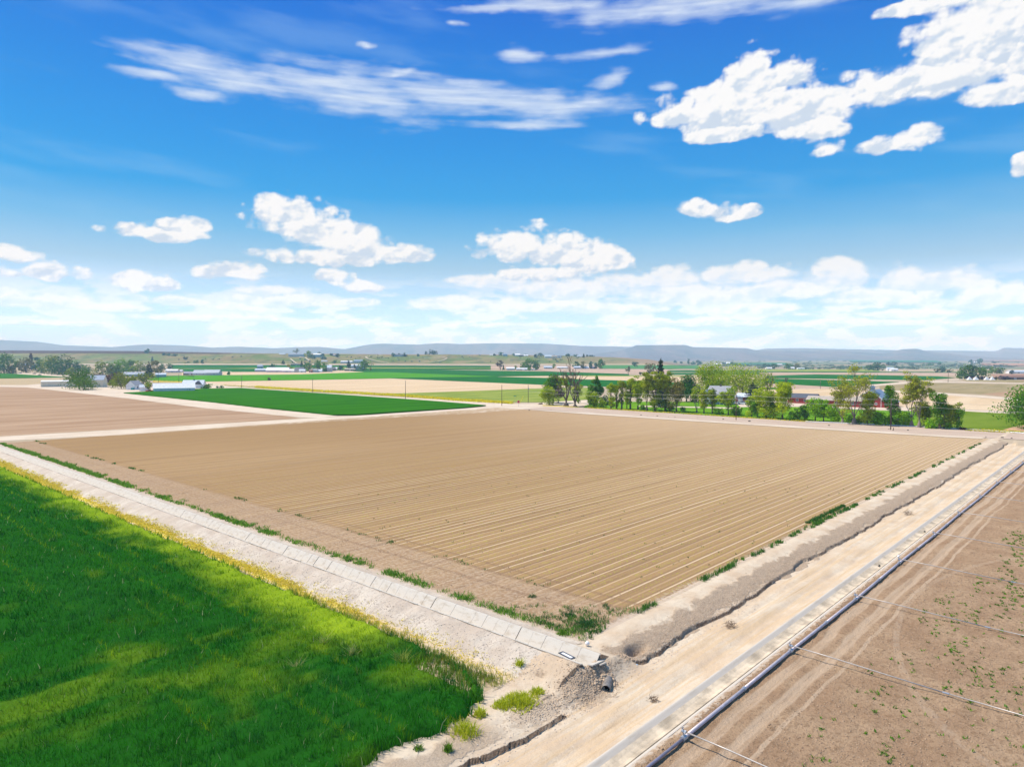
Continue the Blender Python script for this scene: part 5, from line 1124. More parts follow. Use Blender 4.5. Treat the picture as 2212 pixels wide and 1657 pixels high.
# blue house
hb=house(1548,873.5,10,8,4.9,8.3,D2,'blue','grey','farmhouse','two storey pale blue farmhouse with grey roof half hidden by trees','house',None,[('f',2.6,3.1,.9,1.4),('f',-.6,3.1,.9,1.4),('f',2.6,.9,1,1.3),('r',2.5,3.2,.9,1.3),('r',5.5,.9,.9,1.3)],[('f',.4,1,2.1,'white')],.5,True)
w_=MB(); w_.box(-5.6,-1.6,-3.2,-.02,-.3,4.2); w_.add([(-5.6,-3.2,4.2),(-1.6,-3.2,4.2),(-3.6,-3.2,6.6),(-5.6,-.02,4.2),(-1.6,-.02,4.2),(-3.6,-.02,6.6)],[(0,1,2),(0,2,5,3),(1,4,5,2)]); w_.build('front_wing',MWALL['blue'],hb)
for sg in (-1,1):
    a=(-3.6+sg*2.4,3.75); V=[(a[0],-3.6,a[1]),(-3.6,-3.6,6.68),(-3.6,1.5,6.68),(a[0],1.5,a[1])]; V+= [(x,y,z+.13) for x,y,z in V]; mk('wing_roof',V,[(0,1,2,3),(4,7,6,5),(0,4,5,1),(1,5,6,2),(2,6,7,3),(3,7,4,0)],MROOF['grey'],hb)
    V=[(a[0],-3.7,a[1]-.2),(-3.6,-3.7,6.48),(-3.6,-3.62,6.48),(a[0],-3.62,a[1]-.2)]; V+= [(x,y,z+.3) for x,y,z in V]; mk('trim',V,[(0,1,2,3),(4,7,6,5),(0,4,5,1),(1,5,6,2),(2,6,7,3),(3,7,4,0)],TRIM,hb)
pr=MB(); pr.box(-1.5,4.6,-2.2,-.02,2.5,2.62); pr.build('porch_roof',MROOF['paleblue'],hb)
for i in range(4): q=MB(); q.box(-1.3+i*1.9,-1.18+i*1.9,-2.1,-1.98,0,2.5); q.build('porch_post',TRIM,hb)
house(1606,868,8,6,2.4,4.,D2,'red','paleblue','garage','small red walled garage with pale blue roof under the umbrella tree','garage',None,[('f',1.5,1,.8,.8)],[('f',-1.6,2.4,2,'white')],.4)
# left farm
house(377,846.2,24.5,9.5,2.35,5.3,rad(28),'white','white','white_barn','long white barn with bright white roof beside the green field','barn',None,[('f',7.6,1.0,.35,.55),('f',8.9,1.0,.35,.55)],[('l',4.2,3.4,2.3,'red')],.35)
house(131,835.6,26,9,4.1,4.9,rad(24),'cream','white','long_shed','long low cream shed with a white roof at the left farm','shed',None,[],[('l',3,3,3,'white')],.2)
house(200,837,14.5,12,5.6,9.,rad(18),'cream','bluegrey','cream_barn','tall cream barn with blue grey roof behind the leafy bush-like tree','barn',None,[('f',-1,1.2,1.4,1.4)],[],.3)
house(301,842,7,8,3.2,6.2,rad(115)-rad(40),'white','grey','small_house','small white house with grey roof left of the long white barn','house',None,[('f',-1.5,1,.9,1.5),('f',1.5,1,.9,1.5),('r',4,1,.8,1)],[('f',0,1,2.1,'tan')],.3)
house(309.5,845,4.6,4,2.6,4.,rad(20),'white','paleblue','small_shed','little white shed in front of the small white house','shed',None,[],[('f',.8,1.6,2,'white')],.2)
house(416,838.8,14,8,2.9,5.8,rad(10),'white','paleblue','white_house','white house with a pale grey blue roof behind the long barn','house',None,[('f',4,1.2,1.8,1.2),('f',-1,1.2,.9,1)],[('f',1.6,1,2.1,'brown')],.5,True)
gp=MB(); gx=bpy.data.objects['white_house']; gp.add([(1.2,-1.6,2.95),(6.6,-1.6,2.95),(3.9,-1.6,5.5),(1.2,.5,2.95),(6.6,.5,2.95),(3.9,3.2,5.5)],[(0,1,2),(0,2,5,3),(1,4,5,2)]); gp.build('gable_roof',MROOF['dark'],gx); gp=MB(); gp.box(1.6,6.2,-1.3,-.1,-.3,2.9); gp.build('front_wall',MWALL['white'],gx)
house(288,813.5,24,9,2.8,5.6,rad(10),'teal','bluegrey','blue_roofed_house','low blue grey roofed house between vivid trees and dark conifer','house','distant farm buildings',[('f',-4,1,1.6,1.2),('f',4,1,1.6,1.2)],[],.5)
house(347,815,12,9,3.2,5.,rad(24),'teal','paleblue','teal_shed','teal shed with a white roof right of the dark conifer','shed','distant farm buildings',[],[('f',2,3,2.6,'blue')],.3)
DB='distant farm buildings'
for (u,v,L,W,hw,hr,yaw,wl,rf,lb,ct) in [
 (372,805,15,10,3,5,.1,'pink','white','white roofed shed under the two dark round trees','shed'),(364,804,12,8,2.5,4.5,-.2,'grey','paleblue','pale sheds at the left of the white roofed one','shed'),(388,804.5,7,6,2.4,3.6,.1,'white','white','tiny white shed right of the white roofed sheds','shed'),
 (410,810.8,16,9,2.6,5,.15,'brown','purple','dark low house left end of the blue roofed pair','house'),(432,810.8,20,11,3.,7.,.0,'blue','bluegrey','blue roofed house with a broad gable','house'),(455,810.8,22,11,3.4,7.4,-.05,'blue','bluegrey','right one of the blue roofed houses','house'),
 (563,803.5,18,12,3.2,5.,.15,'grey','paleblue','pale blue low shed left of the pink white barn','shed'),(561,797.5,9,8,5,8,.1,'paleblue' if 0 else 'blue','bluegrey','small square blue roofed building above the pale shed','barn'),
 (598,804.6,34,16,3.4,7.6,.05,'pink','white','long pink white barn with bright white roof','barn'),(620,804.8,15,9,3.,5.2,.05,'pink','white','small pinkish shed at the right of the long barn','shed'),
 (638,804.8,12,9,3,5.2,.1,'white','white','white shed at the left of the middle farm','shed'),(645,804.8,13,10,3.4,8,.0,'grey','dark','dark gabled shed in the middle farm','shed'),(652,804.9,9,7,3,5,.0,'white','paleblue','pale shed under the green tree in the middle farm','shed'),
 (671,804.9,5,5,3,4.6,.0,'red','rust','tiny red shed of the middle farm','shed'),(678,804.8,10,8,3.2,5.6,.1,'teal','grey','teal shed right of the tiny red one','shed'),(687,804.5,11,8,2.2,4.6,.1,'white','paleblue','pale low roof right of the teal shed','shed'),(697,803.5,6,6,3,5.5,0,'white','white','white shed before the dark bush','shed'),
 (711,803.8,7,7,7,11,0,'paleblue' if 0 else 'grey','paleblue','tall grey silo-like building right of the middle farm','barn'),(716,801,10,8,3,6,0,'brown','dark','black shed right of the grey tower','shed'),(722,800,9,7,3,5,.1,'pink','white','white vehicle shed right of the black shed','shed'),
 (756,801.3,18,10,2.6,4.2,.05,'brown','tan','long brown roofed house under the tall conifer','house'),(771,800.5,20,14,8.,10.,.05,'blue','paleblue','pale blue steel hall behind the thin conifer','barn'),
 (640,790,24,8,2.4,3.6,.0,'brown','dark','long dark shed in the green strip','shed'),(748,784.8,27,12,3.6,5.4,.0,'blue','white','long white roofed blue shed at the bench foot','shed'),(773,784.6,20,12,5,8,.0,'blue','bluegrey','blue barn at the bench foot','barn'),(700,782,14,8,2.2,3.6,0,'teal','paleblue','low pale shed on the bench slope','shed'),
 (638.5,770,38,12,4.6,6.6,.0,'blue','bluegrey','long blue house on the bench below the poplars','house'),(686,772,22,12,7,10,.0,'teal','white','white roofed blue house on the bench','house'),(609,767.5,16,8,3,4.4,.0,'grey','paleblue','small grey shed on the bench left of the long blue house','shed'),(724,770.5,12,8,3,5,.0,'purple' if 0 else 'brown','purple','purple brown roof between two dark bench trees','house'),
 (862,771,26,10,4,6.8,.0,'teal','dark','low dark house between two bench trees','house'),(924,766,16,9,2.2,4.,.0,'white','white','white roofed building on the skyline','house'),
 (1091,770,12,9,5,7.5,0,'teal','bluegrey','blue house beside the round skyline tree','house'),(1118,769.8,14,9,4,7,0,'white','white','white house with steep roof on the skyline','house'),(1136,770.6,11,8,3,5,0,'white','white','little white house right of the dark skyline hedge','house'),(1061,768.3,8,7,2,3.4,0,'white','white','tiny white building left on the skyline','house'),
 (1184,772.8,18,10,4,6.5,0,'white','paleblue','pale blue roofed skyline house left of the dead tree','house'),(1198,772.8,11,8,3,4.6,0,'cream','tan','small cream skyline house next to the dead tree','house'),(1208,773,11,8,3.5,5,0,'white','dark','white skyline shed with dark roof','shed'),(1251,771.5,12,8,3,5,0,'white','paleblue','white house between skyline conifers','house'),
 (1103,799.7,14,9,3,5,.0,'blue','white','white roofed sheds left below the bench','shed'),(1122,800,10,8,2.4,4,.0,'grey','white','pale shed before the low green bush','shed'),(1136,800.2,12,8,2.4,4,.0,'white','white','white shed left of the pale green bush','shed'),(1150,800.2,9,7,2,3.4,.0,'white','tan','small white shed right of the pale green bush','shed'),(1184,797,15,9,3,5,0,'blue','paleblue','faint blue house left of the dead tree','house'),
 (1247,797.3,12,8,3,5,0,'grey','paleblue','pale house behind the second dead tree','house'),(1264,797,14,8,2.6,4.4,0,'white','white','white roofed house below the brown hill','house'),(1281,797,9,7,2.4,4.,0,'brown','purple','purple shed below the brown hill','shed'),(1215,797,20,9,2.6,4.,0,'cream','white','long pale barn behind the tallest dead tree','barn'),
 (1552,789,26,14,3,5.5,0,'white','white','distant white barn in the right hand valley','barn'),(1571,787.5,22,14,4,9,0,'white','white','steep white shed in the right hand valley','shed'),(1662,798,13,9,3,5,0,'white','white','small white building at the valley farm','house'),(1713,797.8,8,7,3,5.5,0,'white','white','tiny white shed between the broad trees','shed'),(1731,798.4,16,8,3,4,0,'white','white','low white shed right of the valley farm','shed'),(1685,789.5,16,10,3,5,0,'paleblue' if 0 else 'blue','white','far white roof above the valley farm','house'),
 (1925,801.3,14,9,4,7,0,'white','paleblue','white farmhouse right of the biggest valley tree','house'),(1933,801.6,14,9,3,5,0,'white','white','white shed attached to the valley farmhouse','shed'),(1926,790,26,12,3,6,0,'red','rust','small red roofed farm in the valley','barn'),(2107,785,34,16,4,8,0,'cream','white','pale farmhouse beside blue green clump','house'),
 (2193,820.4,24,9,2.6,4.6,0,'brown','rust','dark open shed at the right end of the maroon shrubs','shed'),(2201,807,26,12,3,5,0,'white','paleblue','pale farm roof at the far right edge','shed'),(46,790,11,9,3,4.6,.1,'white','white','white roof peeping over the far left trees','house')]:
    h=house(u,v,L,W,hw,hr,yaw,wl if wl in MWALL else 'grey',rf,{'house':'farmhouse','shed':'farm_shed','barn':'farm_barn'}[ct],lb,ct,DB,[('f',-L*.22,1,1.2,1.2),('f',L*.22,1,1.2,1.2)] if ct=='house' else [],[('f',0,min(3,L*.25),2.3,'grey')],.4)
# white posts or tents by the maroon shrubs
for i,(u,lb) in enumerate(((2094,'left white beehive-like tent among maroon shrubs'),(2108,'second white tent among maroon shrubs'),(2131,'third white tent among maroon shrubs'),(2143,'right white tent among maroon shrubs'))):
    g=G(u,820.8); t=MB(); t.add([(-2.4,-2,0),(2.4,-2,0),(2.4,2,0),(-2.4,2,0),(0,0,3.6)],[(0,1,4),(1,2,4),(2,3,4),(3,0,4)]); o=t.build('white_tent',MWH,None,g); tag(o,lb,'tent','white tents')
# ================================================================ POLES, WIRES, SIGNS
MWOOD=M_plain('pole_wood',(.12,.085,.065),.9,var=.3,scale=3); MWIRE=M_plain('wire_metal',(.3,.3,.3),.5,.4)
PL={}
def pole(key,u,v,h,label,arm=False,rr_=.14,lamp=False):
    g=G(u,v); o=empty('utility_pole',g,TH,label,'pole','utility poles'); m=MB(); m.tube([(0,0,-.3),(0,0,h)],[max(rr_,g.y*.0003),max(rr_*.75,g.y*.00025)],8); m.build('post',MWOOD,o,smooth=True)
    if arm: m=MB(); m.box(-.9,.9,-.07,.07,h-1.1,h-.95); m.build('crossarm',MWOOD,o); 
    for z in ((h-.25,h-1.75) if not lamp else (h-.3,)):
        m=MB(); m.tube([(0,-rr_*1.1,z),(0,-rr_*1.1-.16,z)],.07,6); m.build('insulator',MGALV,o)
    if lamp: m=MB(); m.tube([(0,0,h-.2),(0,.8,h-.05)],.05,6); m.tube([(0,.7,h-.1),(0,1.1,h-.1)],.16,6); m.build('lamp_head',MGALV,o)
    PL[key]=(g,h); return o
pole('a',1590,908,8.9,'wooden power pole with braces standing on the road verge in front of the trees')
pole('b',1084,877,9.4,'wooden power pole at the road junction next to the stop sign')
pole('c',876,863.7,9.9,'thin pole beside the yellow flowers, second left of the junction')
pole('d',675.5,849.5,9.5,'thin pole between green field and yellow flowers')
pole('e',522,839.5,9.6,'pole with a lamp head at the back edge of the green field',lamp=True)
pole('f',1141,870,8.6,'power pole right of the junction with a transformer')
pole('g',1924,929.2,9.2,'power pole in the brown verge in front of the slender dark tree')
pole('h',386.5,826,8.,'thin pole above the long white barn'); pole('i',342,827,9.5,'thin pole left above the long white barn')
pole('j',1772,840.5,7,'thin pole alone in the tan field behind the red shed'); pole('k',2048,826,10,'thin pole in the far dark green strip'); pole('l',396,812,7,'distant pole in the lime green field')
pole('m',2600,975,9.5,'power pole beyond the right edge')
m=MB(); m.tube([(0,-.3,6.3),(0,-.3,7.2)],.22,8); g=PL['f'][0]; o=[x for x in bpy.data.objects if x.get('label','').startswith('power pole right of')][0]; m.build('transformer',MGALV,o)
o=[x for x in bpy.data.objects if x.get('label','').startswith('wooden power pole with braces')][0]
for sg in (-1,1): m=MB(); m.tube([(0,0,7.9),(sg*.0+.0,sg*1.5,6.4)],.05,5); m.build('brace',MGALV,o)
def wire(a,b,dz,label):
    (ga,ha),(gb,hb_)=PL[a],PL[b]; m=MB(); pts=[]; p=ga+Vector((0,0,ha-dz)); q=gb+Vector((0,0,hb_-dz)); L=(q-p).length; sag=L*.012
    for i in range(17): t=i/16; x=p.lerp(q,t); x.z-=sag*4*t*(1-t); pts.append(x-p)
    m.tube(pts,.022,5,False); o=m.build('power_line',MWIRE,None,p); tag(o,label,'wire','overhead wires along the farm road')
wire('b','a',.25,'upper wire from the junction pole to the braced pole in front of the trees'); wire('b','a',1.75,'lower wire from the junction pole to the braced pole')
wire('a','g',.25,'upper wire from the braced pole past the barn'); wire('a','g',1.75,'lower wire from the braced pole past the barn')
wire('g','m',.25,'upper wire leaving through the right edge'); wire('g','m',1.75,'lower wire leaving through the right edge')
# stop sign (red octagon, STOP in white), street name sign, leaning yellow guy guard
def text(s,size,mat,parent,loc,rot,name='lettering',ext=.004):
    cu=bpy.data.curves.new('t','FONT'); cu.body=s; cu.size=size; cu.align_x='CENTER'; cu.align_y='CENTER'; cu.extrude=ext
    o=bpy.data.objects.new('t',cu); COL.objects.link(o); bpy.context.view_layer.update(); me=bpy.data.meshes.new_from_object(o); bpy.data.objects.remove(o)
    q=bpy.data.objects.new(name,me); COL.objects.link(q); me.materials.clear(); me.materials.append(mat); q.parent=parent; q.location=loc; q.rotation_euler=rot; return q
g=Pz(1120,879.6); st=empty('stop_sign',g,0,'red octagonal stop sign on a thin post at the dirt road junction','sign')
m=MB(); m.tube([(0,0,-.1),(0,0,2.3)],.05,6); m.build('post',MGALV,st); zc=2.35
def octa(R,y0,y1):
    V=[(math.cos(rad(22.5+45*i))*R,y0,zc+math.sin(rad(22.5+45*i))*R) for i in range(8)]+[(math.cos(rad(22.5+45*i))*R,y1,zc+math.sin(rad(22.5+45*i))*R) for i in range(8)]
    return V,[tuple(range(8)),tuple(range(15,7,-1))]+[(i,i+8,(i+1)%8+8,(i+1)%8) for i in range(8)]
mk('border',*octa(.62,-.075,-.055),MWH,st); mk('face',*octa(.57,-.095,-.078),M_plain('sign_red',(.6,.02,.02),.4),st)
text('STOP',.36,MWH,st,(0,-.105,zc),(rad(90),0,0))
g=Pz(1112.5,868.5); ss_=empty('street_sign',g,0,'small green street name sign on a post beyond the junction','sign'); m=MB(); m.tube([(0,0,0),(0,0,2.9)],.06,6); m.build('post',MGALV,ss_)
m=MB(); m.box(-.75,.75,-.03,.03,2.75,3.05); m.build('name_plate',M_plain('sign_green',(.02,.35,.2),.4),ss_); m=MB(); m.box(-.03,.03,-.6,.6,2.4,2.7); m.build('cross_plate',M_plain('sign_teal',(.1,.5,.35),.4),ss_)
g=Pz(1122.5,872); m=MB(); m.tube([(0,0,0),(1.7,0,3.6)],.1,6); o=m.build('guy_guard',M_plain('yellow_plastic',(.8,.7,.02),.4),None,g); tag(o,'leaning bright yellow guy wire guard beside the stop sign','guard')
g=Pz(1172,874.5); m=MB(); m.tube([(0,0,0),(0,0,1.6)],.07,6); m.tube([(0,0,1.6),(0,0,1.75)],[.09,.04],6); o=m.build('marker_post',MWOOD,None,g); tag(o,'short dark marker post near the road corner','post')
g=Pz(1924,930.5); m=MB(); m.tube([(0,0,0),(0,0,.9)],.09,6); m.box(-.3,-.12,-.1,.1,0,.25); o=m.build('marker_post',MWOOD,None,g+Vector((.8,0,0))); tag(o,'stubby dark post in the verge at the foot of the right power pole','post')
# white gated pipe along the far verge
m=MB(); pts=[(1740,910.6),(1850,914.8),(1950,919.5),(2060,925.8),(2130,929.6),(2260,939)]; m.tube([Pz(u,v,.25) for u,v in pts],.16,6); o=m.build('gated_pipe',MWH); tag(o,'long thin white irrigation pipe lying along the verge under the trees','pipe')
# dark stones and lumps scattered along the far road verge
for i,(u,v,sz) in enumerate([(1385,897.5,.35),(1398,900,.3),(1420,899.5,.35),(1444,901,.4),(1458,902,.35),(1506,903,.5),(1562,906.5,.4),(1618,911,.5),(1190,886,.4),(1210,887,.3),(1143,886.8,.4),(1920,928,.5),(1961,930.7,.5),(1790,920,.4),(2165,946.5,.7),(2185,948,.6),(2130,944.5,.4)]):
    clods('verge_stones' if 0 else 'x',np.array([sw(*Pz(u,v)[:2])[0]]),np.array([sw(*Pz(u,v)[:2])[1]]),sz,BARK,300+i,lambda s,w:s*0+.1)
    o=bpy.data.objects['x']; o.name='earth_lump'; del o['kind']; tag(o,'dark lump of earth on the verge %s'%('near the road junction' if u<1250 else 'in front of the tree row' if u<1700 else 'towards the right end'),'earth lump','dark lumps '+('near the junction' if u<1250 else 'in front of the tree row' if u<1700 else 'towards the right'))
# ================================================================ VEHICLES
RUB=M_plain('tyre_rubber',(.02,.02,.02),.8); 
def car(u,v,yaw,body,label,truck=False):
    g=G(u,v); root=empty('parked_car' if not truck else 'parked_pickup',g,yaw,label,'car' if not truck else 'pickup','parked vehicles'); bm_=M_plain('car_paint',body,.25,.2,.02,1,.6)
    sec=[(-2.25,.45,.62),(-2.2,.45,.95),(-1.6,.4,1.0),(2.0,.4,1.02),(2.25,.45,.8)]
    m=MB(); prof=[(-2.25,.4),(-2.28,.75),(-2.1,.95),(-.95,1.02),(2.1,1.04),(2.27,.8),(2.25,.4)]; V=[(x,y,z) for y in (-.88,.88) for x,z in prof]; n=len(prof)
    m.add(V,[tuple(range(n))[::-1],tuple(range(n,2*n))]+[(i,(i+1)%n,(i+1)%n+n,i+n) for i in range(n)]); m.build('body',bm_,root)
    cab=[(-1.0,1.02),(-.3,1.5),(1.2 if not truck else .5,1.5),(1.9 if not truck else .8,1.04)]; n=4; V=[(x,y*(1 if z<1.2 else .85),z) for y in (-.8,.8) for x,z in cab]
    m=MB(); m.add(V,[(3,2,1,0),(4,5,6,7)]+[(i,(i+1)%n,(i+1)%n+n,i+n) for i in range(n)]); m.build('windows',GLASS,root)
    m=MB(); m.box(-.3,1.15 if not truck else .48,-.68,.68,1.49,1.54); m.build('roof',bm_,root)
    for x in (-1.4,1.4):
        for y in (-.9,.9): m=MB(); m.tube([(x,y-.1*(1 if y>0 else -1),.33),(x,y+.04*(1 if y>0 else -1),.33)],.33,12); m.build('wheel',RUB,root)
    return root
car(1605.5,874.5,D2+.1,(.75,.78,.8),'white car parked in front of the dark blue spruce')
car(44,807,.2,(.6,.6,.62),'pale car parked under the olive grey tree at far left'); car(74,808.5,.1,(.03,.03,.04),'dark car on the track left of two at the far left farm'); car(86,811,.1,(.02,.02,.02),'dark pickup on the track nearest the green field edge',True)
car(146,837.2,.5,(.7,.7,.72),'pale machine with dark body parked in front of the long cream shed',True); car(322.5,846.5,1.2,(.35,.02,.02),'red tractor-like vehicle by the left end of the white barn',True); car(794,785.5,.1,(.05,.08,.2),'dark blue vehicle on the bench foot road'); car(1431-0,893-13,.2,(.05,.05,.05),'dark car on the drive behind the tall spruce')
# dark barrels left of the cream shed
for i,u in enumerate((108.6,112,115.5)):
    g=G(u,834.5+i*.6); m=MB(); m.tube([(0,0,0),(0,0,1.1)],.65,10); o=m.build('barrel',RUB,None,g); tag(o,'dark drum standing left of the long cream shed','drum','dark drums by the cream shed')
g=G(286.5,842.5); m=MB(); m.box(-.9,.9,-.6,.6,0,1.3); m.box(-.95,.95,-.65,.65,1.3,1.4); o=m.build('skip_bin',M_plain('teal_paint',(.02,.3,.28),.5),None,g); tag(o,'teal bin beside the small white house','bin')
# ================================================================ SKY, SUN, HAZE, CAMERA
def pd(u,v):
    dx,dy,dz=ray(u,v); return (math.atan2(dx,dy), math.atan2(dz,math.hypot(dx,dy)))
SUN_EL,SUN_AZ=rad(56),rad(-72)     # azimuth measured from +Y towards +X
def world():
    w=bpy.data.worlds.new('World'); scene.world=w; w.use_nodes=True; nt=w.node_tree; nt.nodes.clear(); n=N(nt)
    out=nt.nodes.new('ShaderNodeOutputWorld'); bg=nt.nodes.new('ShaderNodeBackground'); nt.links.new(bg.outputs[0],out.inputs[0])
    sky=nt.nodes.new('ShaderNodeTexSky'); sky.sky_type='NISHITA'; sky.sun_disc=False; sky.sun_elevation=SUN_EL; sky.sun_rotation=SUN_AZ
    sky.air_density=1.; sky.dust_density=.6; sky.ozone_density=3.; sky.altitude=800
    tc=nt.nodes.new('ShaderNodeTexCoord').outputs['Generated']
    x,y,z=n.sep(tc)
    az=n.math('ARCTAN2',x,y); el=n.math('ARCSINE',n.math('MAXIMUM',n.math('MINIMUM',z,1.),-1.))
    cb=nt.nodes.new('ShaderNodeCombineXYZ'); nt.links.new(az,cb.inputs[0]); nt.links.new(el,cb.inputs[1]); P=cb.outputs[0]
    # deep, polarised blue overhead, milky at the horizon
    cr=nt.nodes.new('ShaderNodeValToRGB'); nt.links.new(n.mapr(el,0,.75,0,1,False),cr.inputs[0])
    e=cr.color_ramp.elements
    def s2l(c): return tuple(((v/255+.055)/1.055)**2.4 for v in c)
    stops=[(0,(226,240,250)),(.07,(212,235,252)),(.16,(184,222,252)),(.235,(120,198,253)),(.30,(30,172,254)),(.38,(0,160,254)),(.62,(0,122,246)),(.76,(40,138,232)),(1,(95,155,222))]
    e[0].position=0; e[0].color=s2l(stops[0][1])+(1,); e[1].position=1; e[1].color=s2l(stops[-1][1])+(1,)
    for p_,c_ in stops[1:-1]:
        q=e.new(p_); q.color=s2l(c_)+(1,)
    tint=cr.outputs[0]
    # the Nishita sky supplies the brightness falloff towards and away from the sun; the ramp its hue
    lum=nt.nodes.new('ShaderNodeRGBToBW'); nt.links.new(sky.outputs[0],lum.inputs[0])
    lv=n.math('POWER',n.math('MULTIPLY',lum.outputs[0],.32),.18)
    base=n.vmath('SCALE',tint); base.node.inputs[3].default_value=1; nt.links.new(n.math('MULTIPLY',lv,KSKY),base.node.inputs[3])
    col=n.mix(1.,base,n.mix(n.mapr(el,0,.13,1,0,False),(1,1,1),(1.34,1.75,2.3)),'MULTIPLY')
    sc=n.vmath('SCALE',col); sc.node.inputs[3].default_value=10.
    nt.links.new(sc,bg.inputs[0]); bg.inputs[1].default_value=.1
CU=[(1625,180,62,62),(1710,165,62,36),(1600,235,140,48),(1700,235,130,55),(1485,252,95,34),(1800,228,90,48),(1900,205,80,42),(1960,180,80,36),(1560,292,85,18),(1760,285,75,28),(1792,325,34,22),
    (2060,90,120,70),(2160,60,130,110),(2260,110,110,90),(2060,178,130,34),(2180,200,110,30),(2020,12,120,18),
    (1945,312,90,26),(1980,290,60,22),(2210,365,32,28),
    (1525,458,70,22,-8),(1590,467,48,14,10),
    (625,463,82,40),(680,500,110,48),(760,535,100,36),(850,552,72,26),(700,558,150,18),
    (355,508,115,14),(405,490,72,20),(10,548,68,20),(85,592,88,20),(310,612,78,18),(498,590,70,20),(720,600,50,16),(790,620,60,12),
    (1120,532,98,36),(1220,555,100,34),(1290,575,70,26),(1180,595,120,16)]
CU2=[(1460,605,58,28),(1545,598,42,16),(1635,597,52,22),(1800,600,72,36),(1960,612,70,26),(2060,605,78,24),(1700,632,150,18),(1500,645,140,26),(1900,645,140,18),(2150,648,90,24),
    (1060,615,85,16),(1230,628,130,20),(1350,612,70,18),(980,660,120,14),(1150,668,120,12),(1330,670,120,14),(80,655,140,16),(230,665,90,10),(380,652,70,10),(620,655,90,14),(520,668,60,9),(760,655,60,10),(590,632,60,10),(450,690,120,8),(760,700,110,7),(1120,705,160,8),(1500,700,180,9),(1850,700,180,9),(130,700,120,7),(2150,698,120,9),(1640,670,110,12),(1950,680,110,9),(2130,615,30,12)]
CI=[(420,140,130,26,-6),(330,160,80,9,0),(520,170,170,24,-6),(420,202,70,9,0),(700,175,190,16,4),(760,205,200,40,-7),(850,160,60,10,14),(950,205,210,34,-5),(1150,225,220,22,-2),(1130,270,110,10,0),(1280,222,110,12,0),
    (1060,18,130,7,2),(1200,12,140,14),(1400,22,240,24,0),(1550,6,260,28,0),(1750,2,160,10),(1130,122,42,12),(1300,115,120,10,3),(1320,172,38,12,12),(1442,192,20,8,-10),(985,48,30,5),(800,100,20,5)]

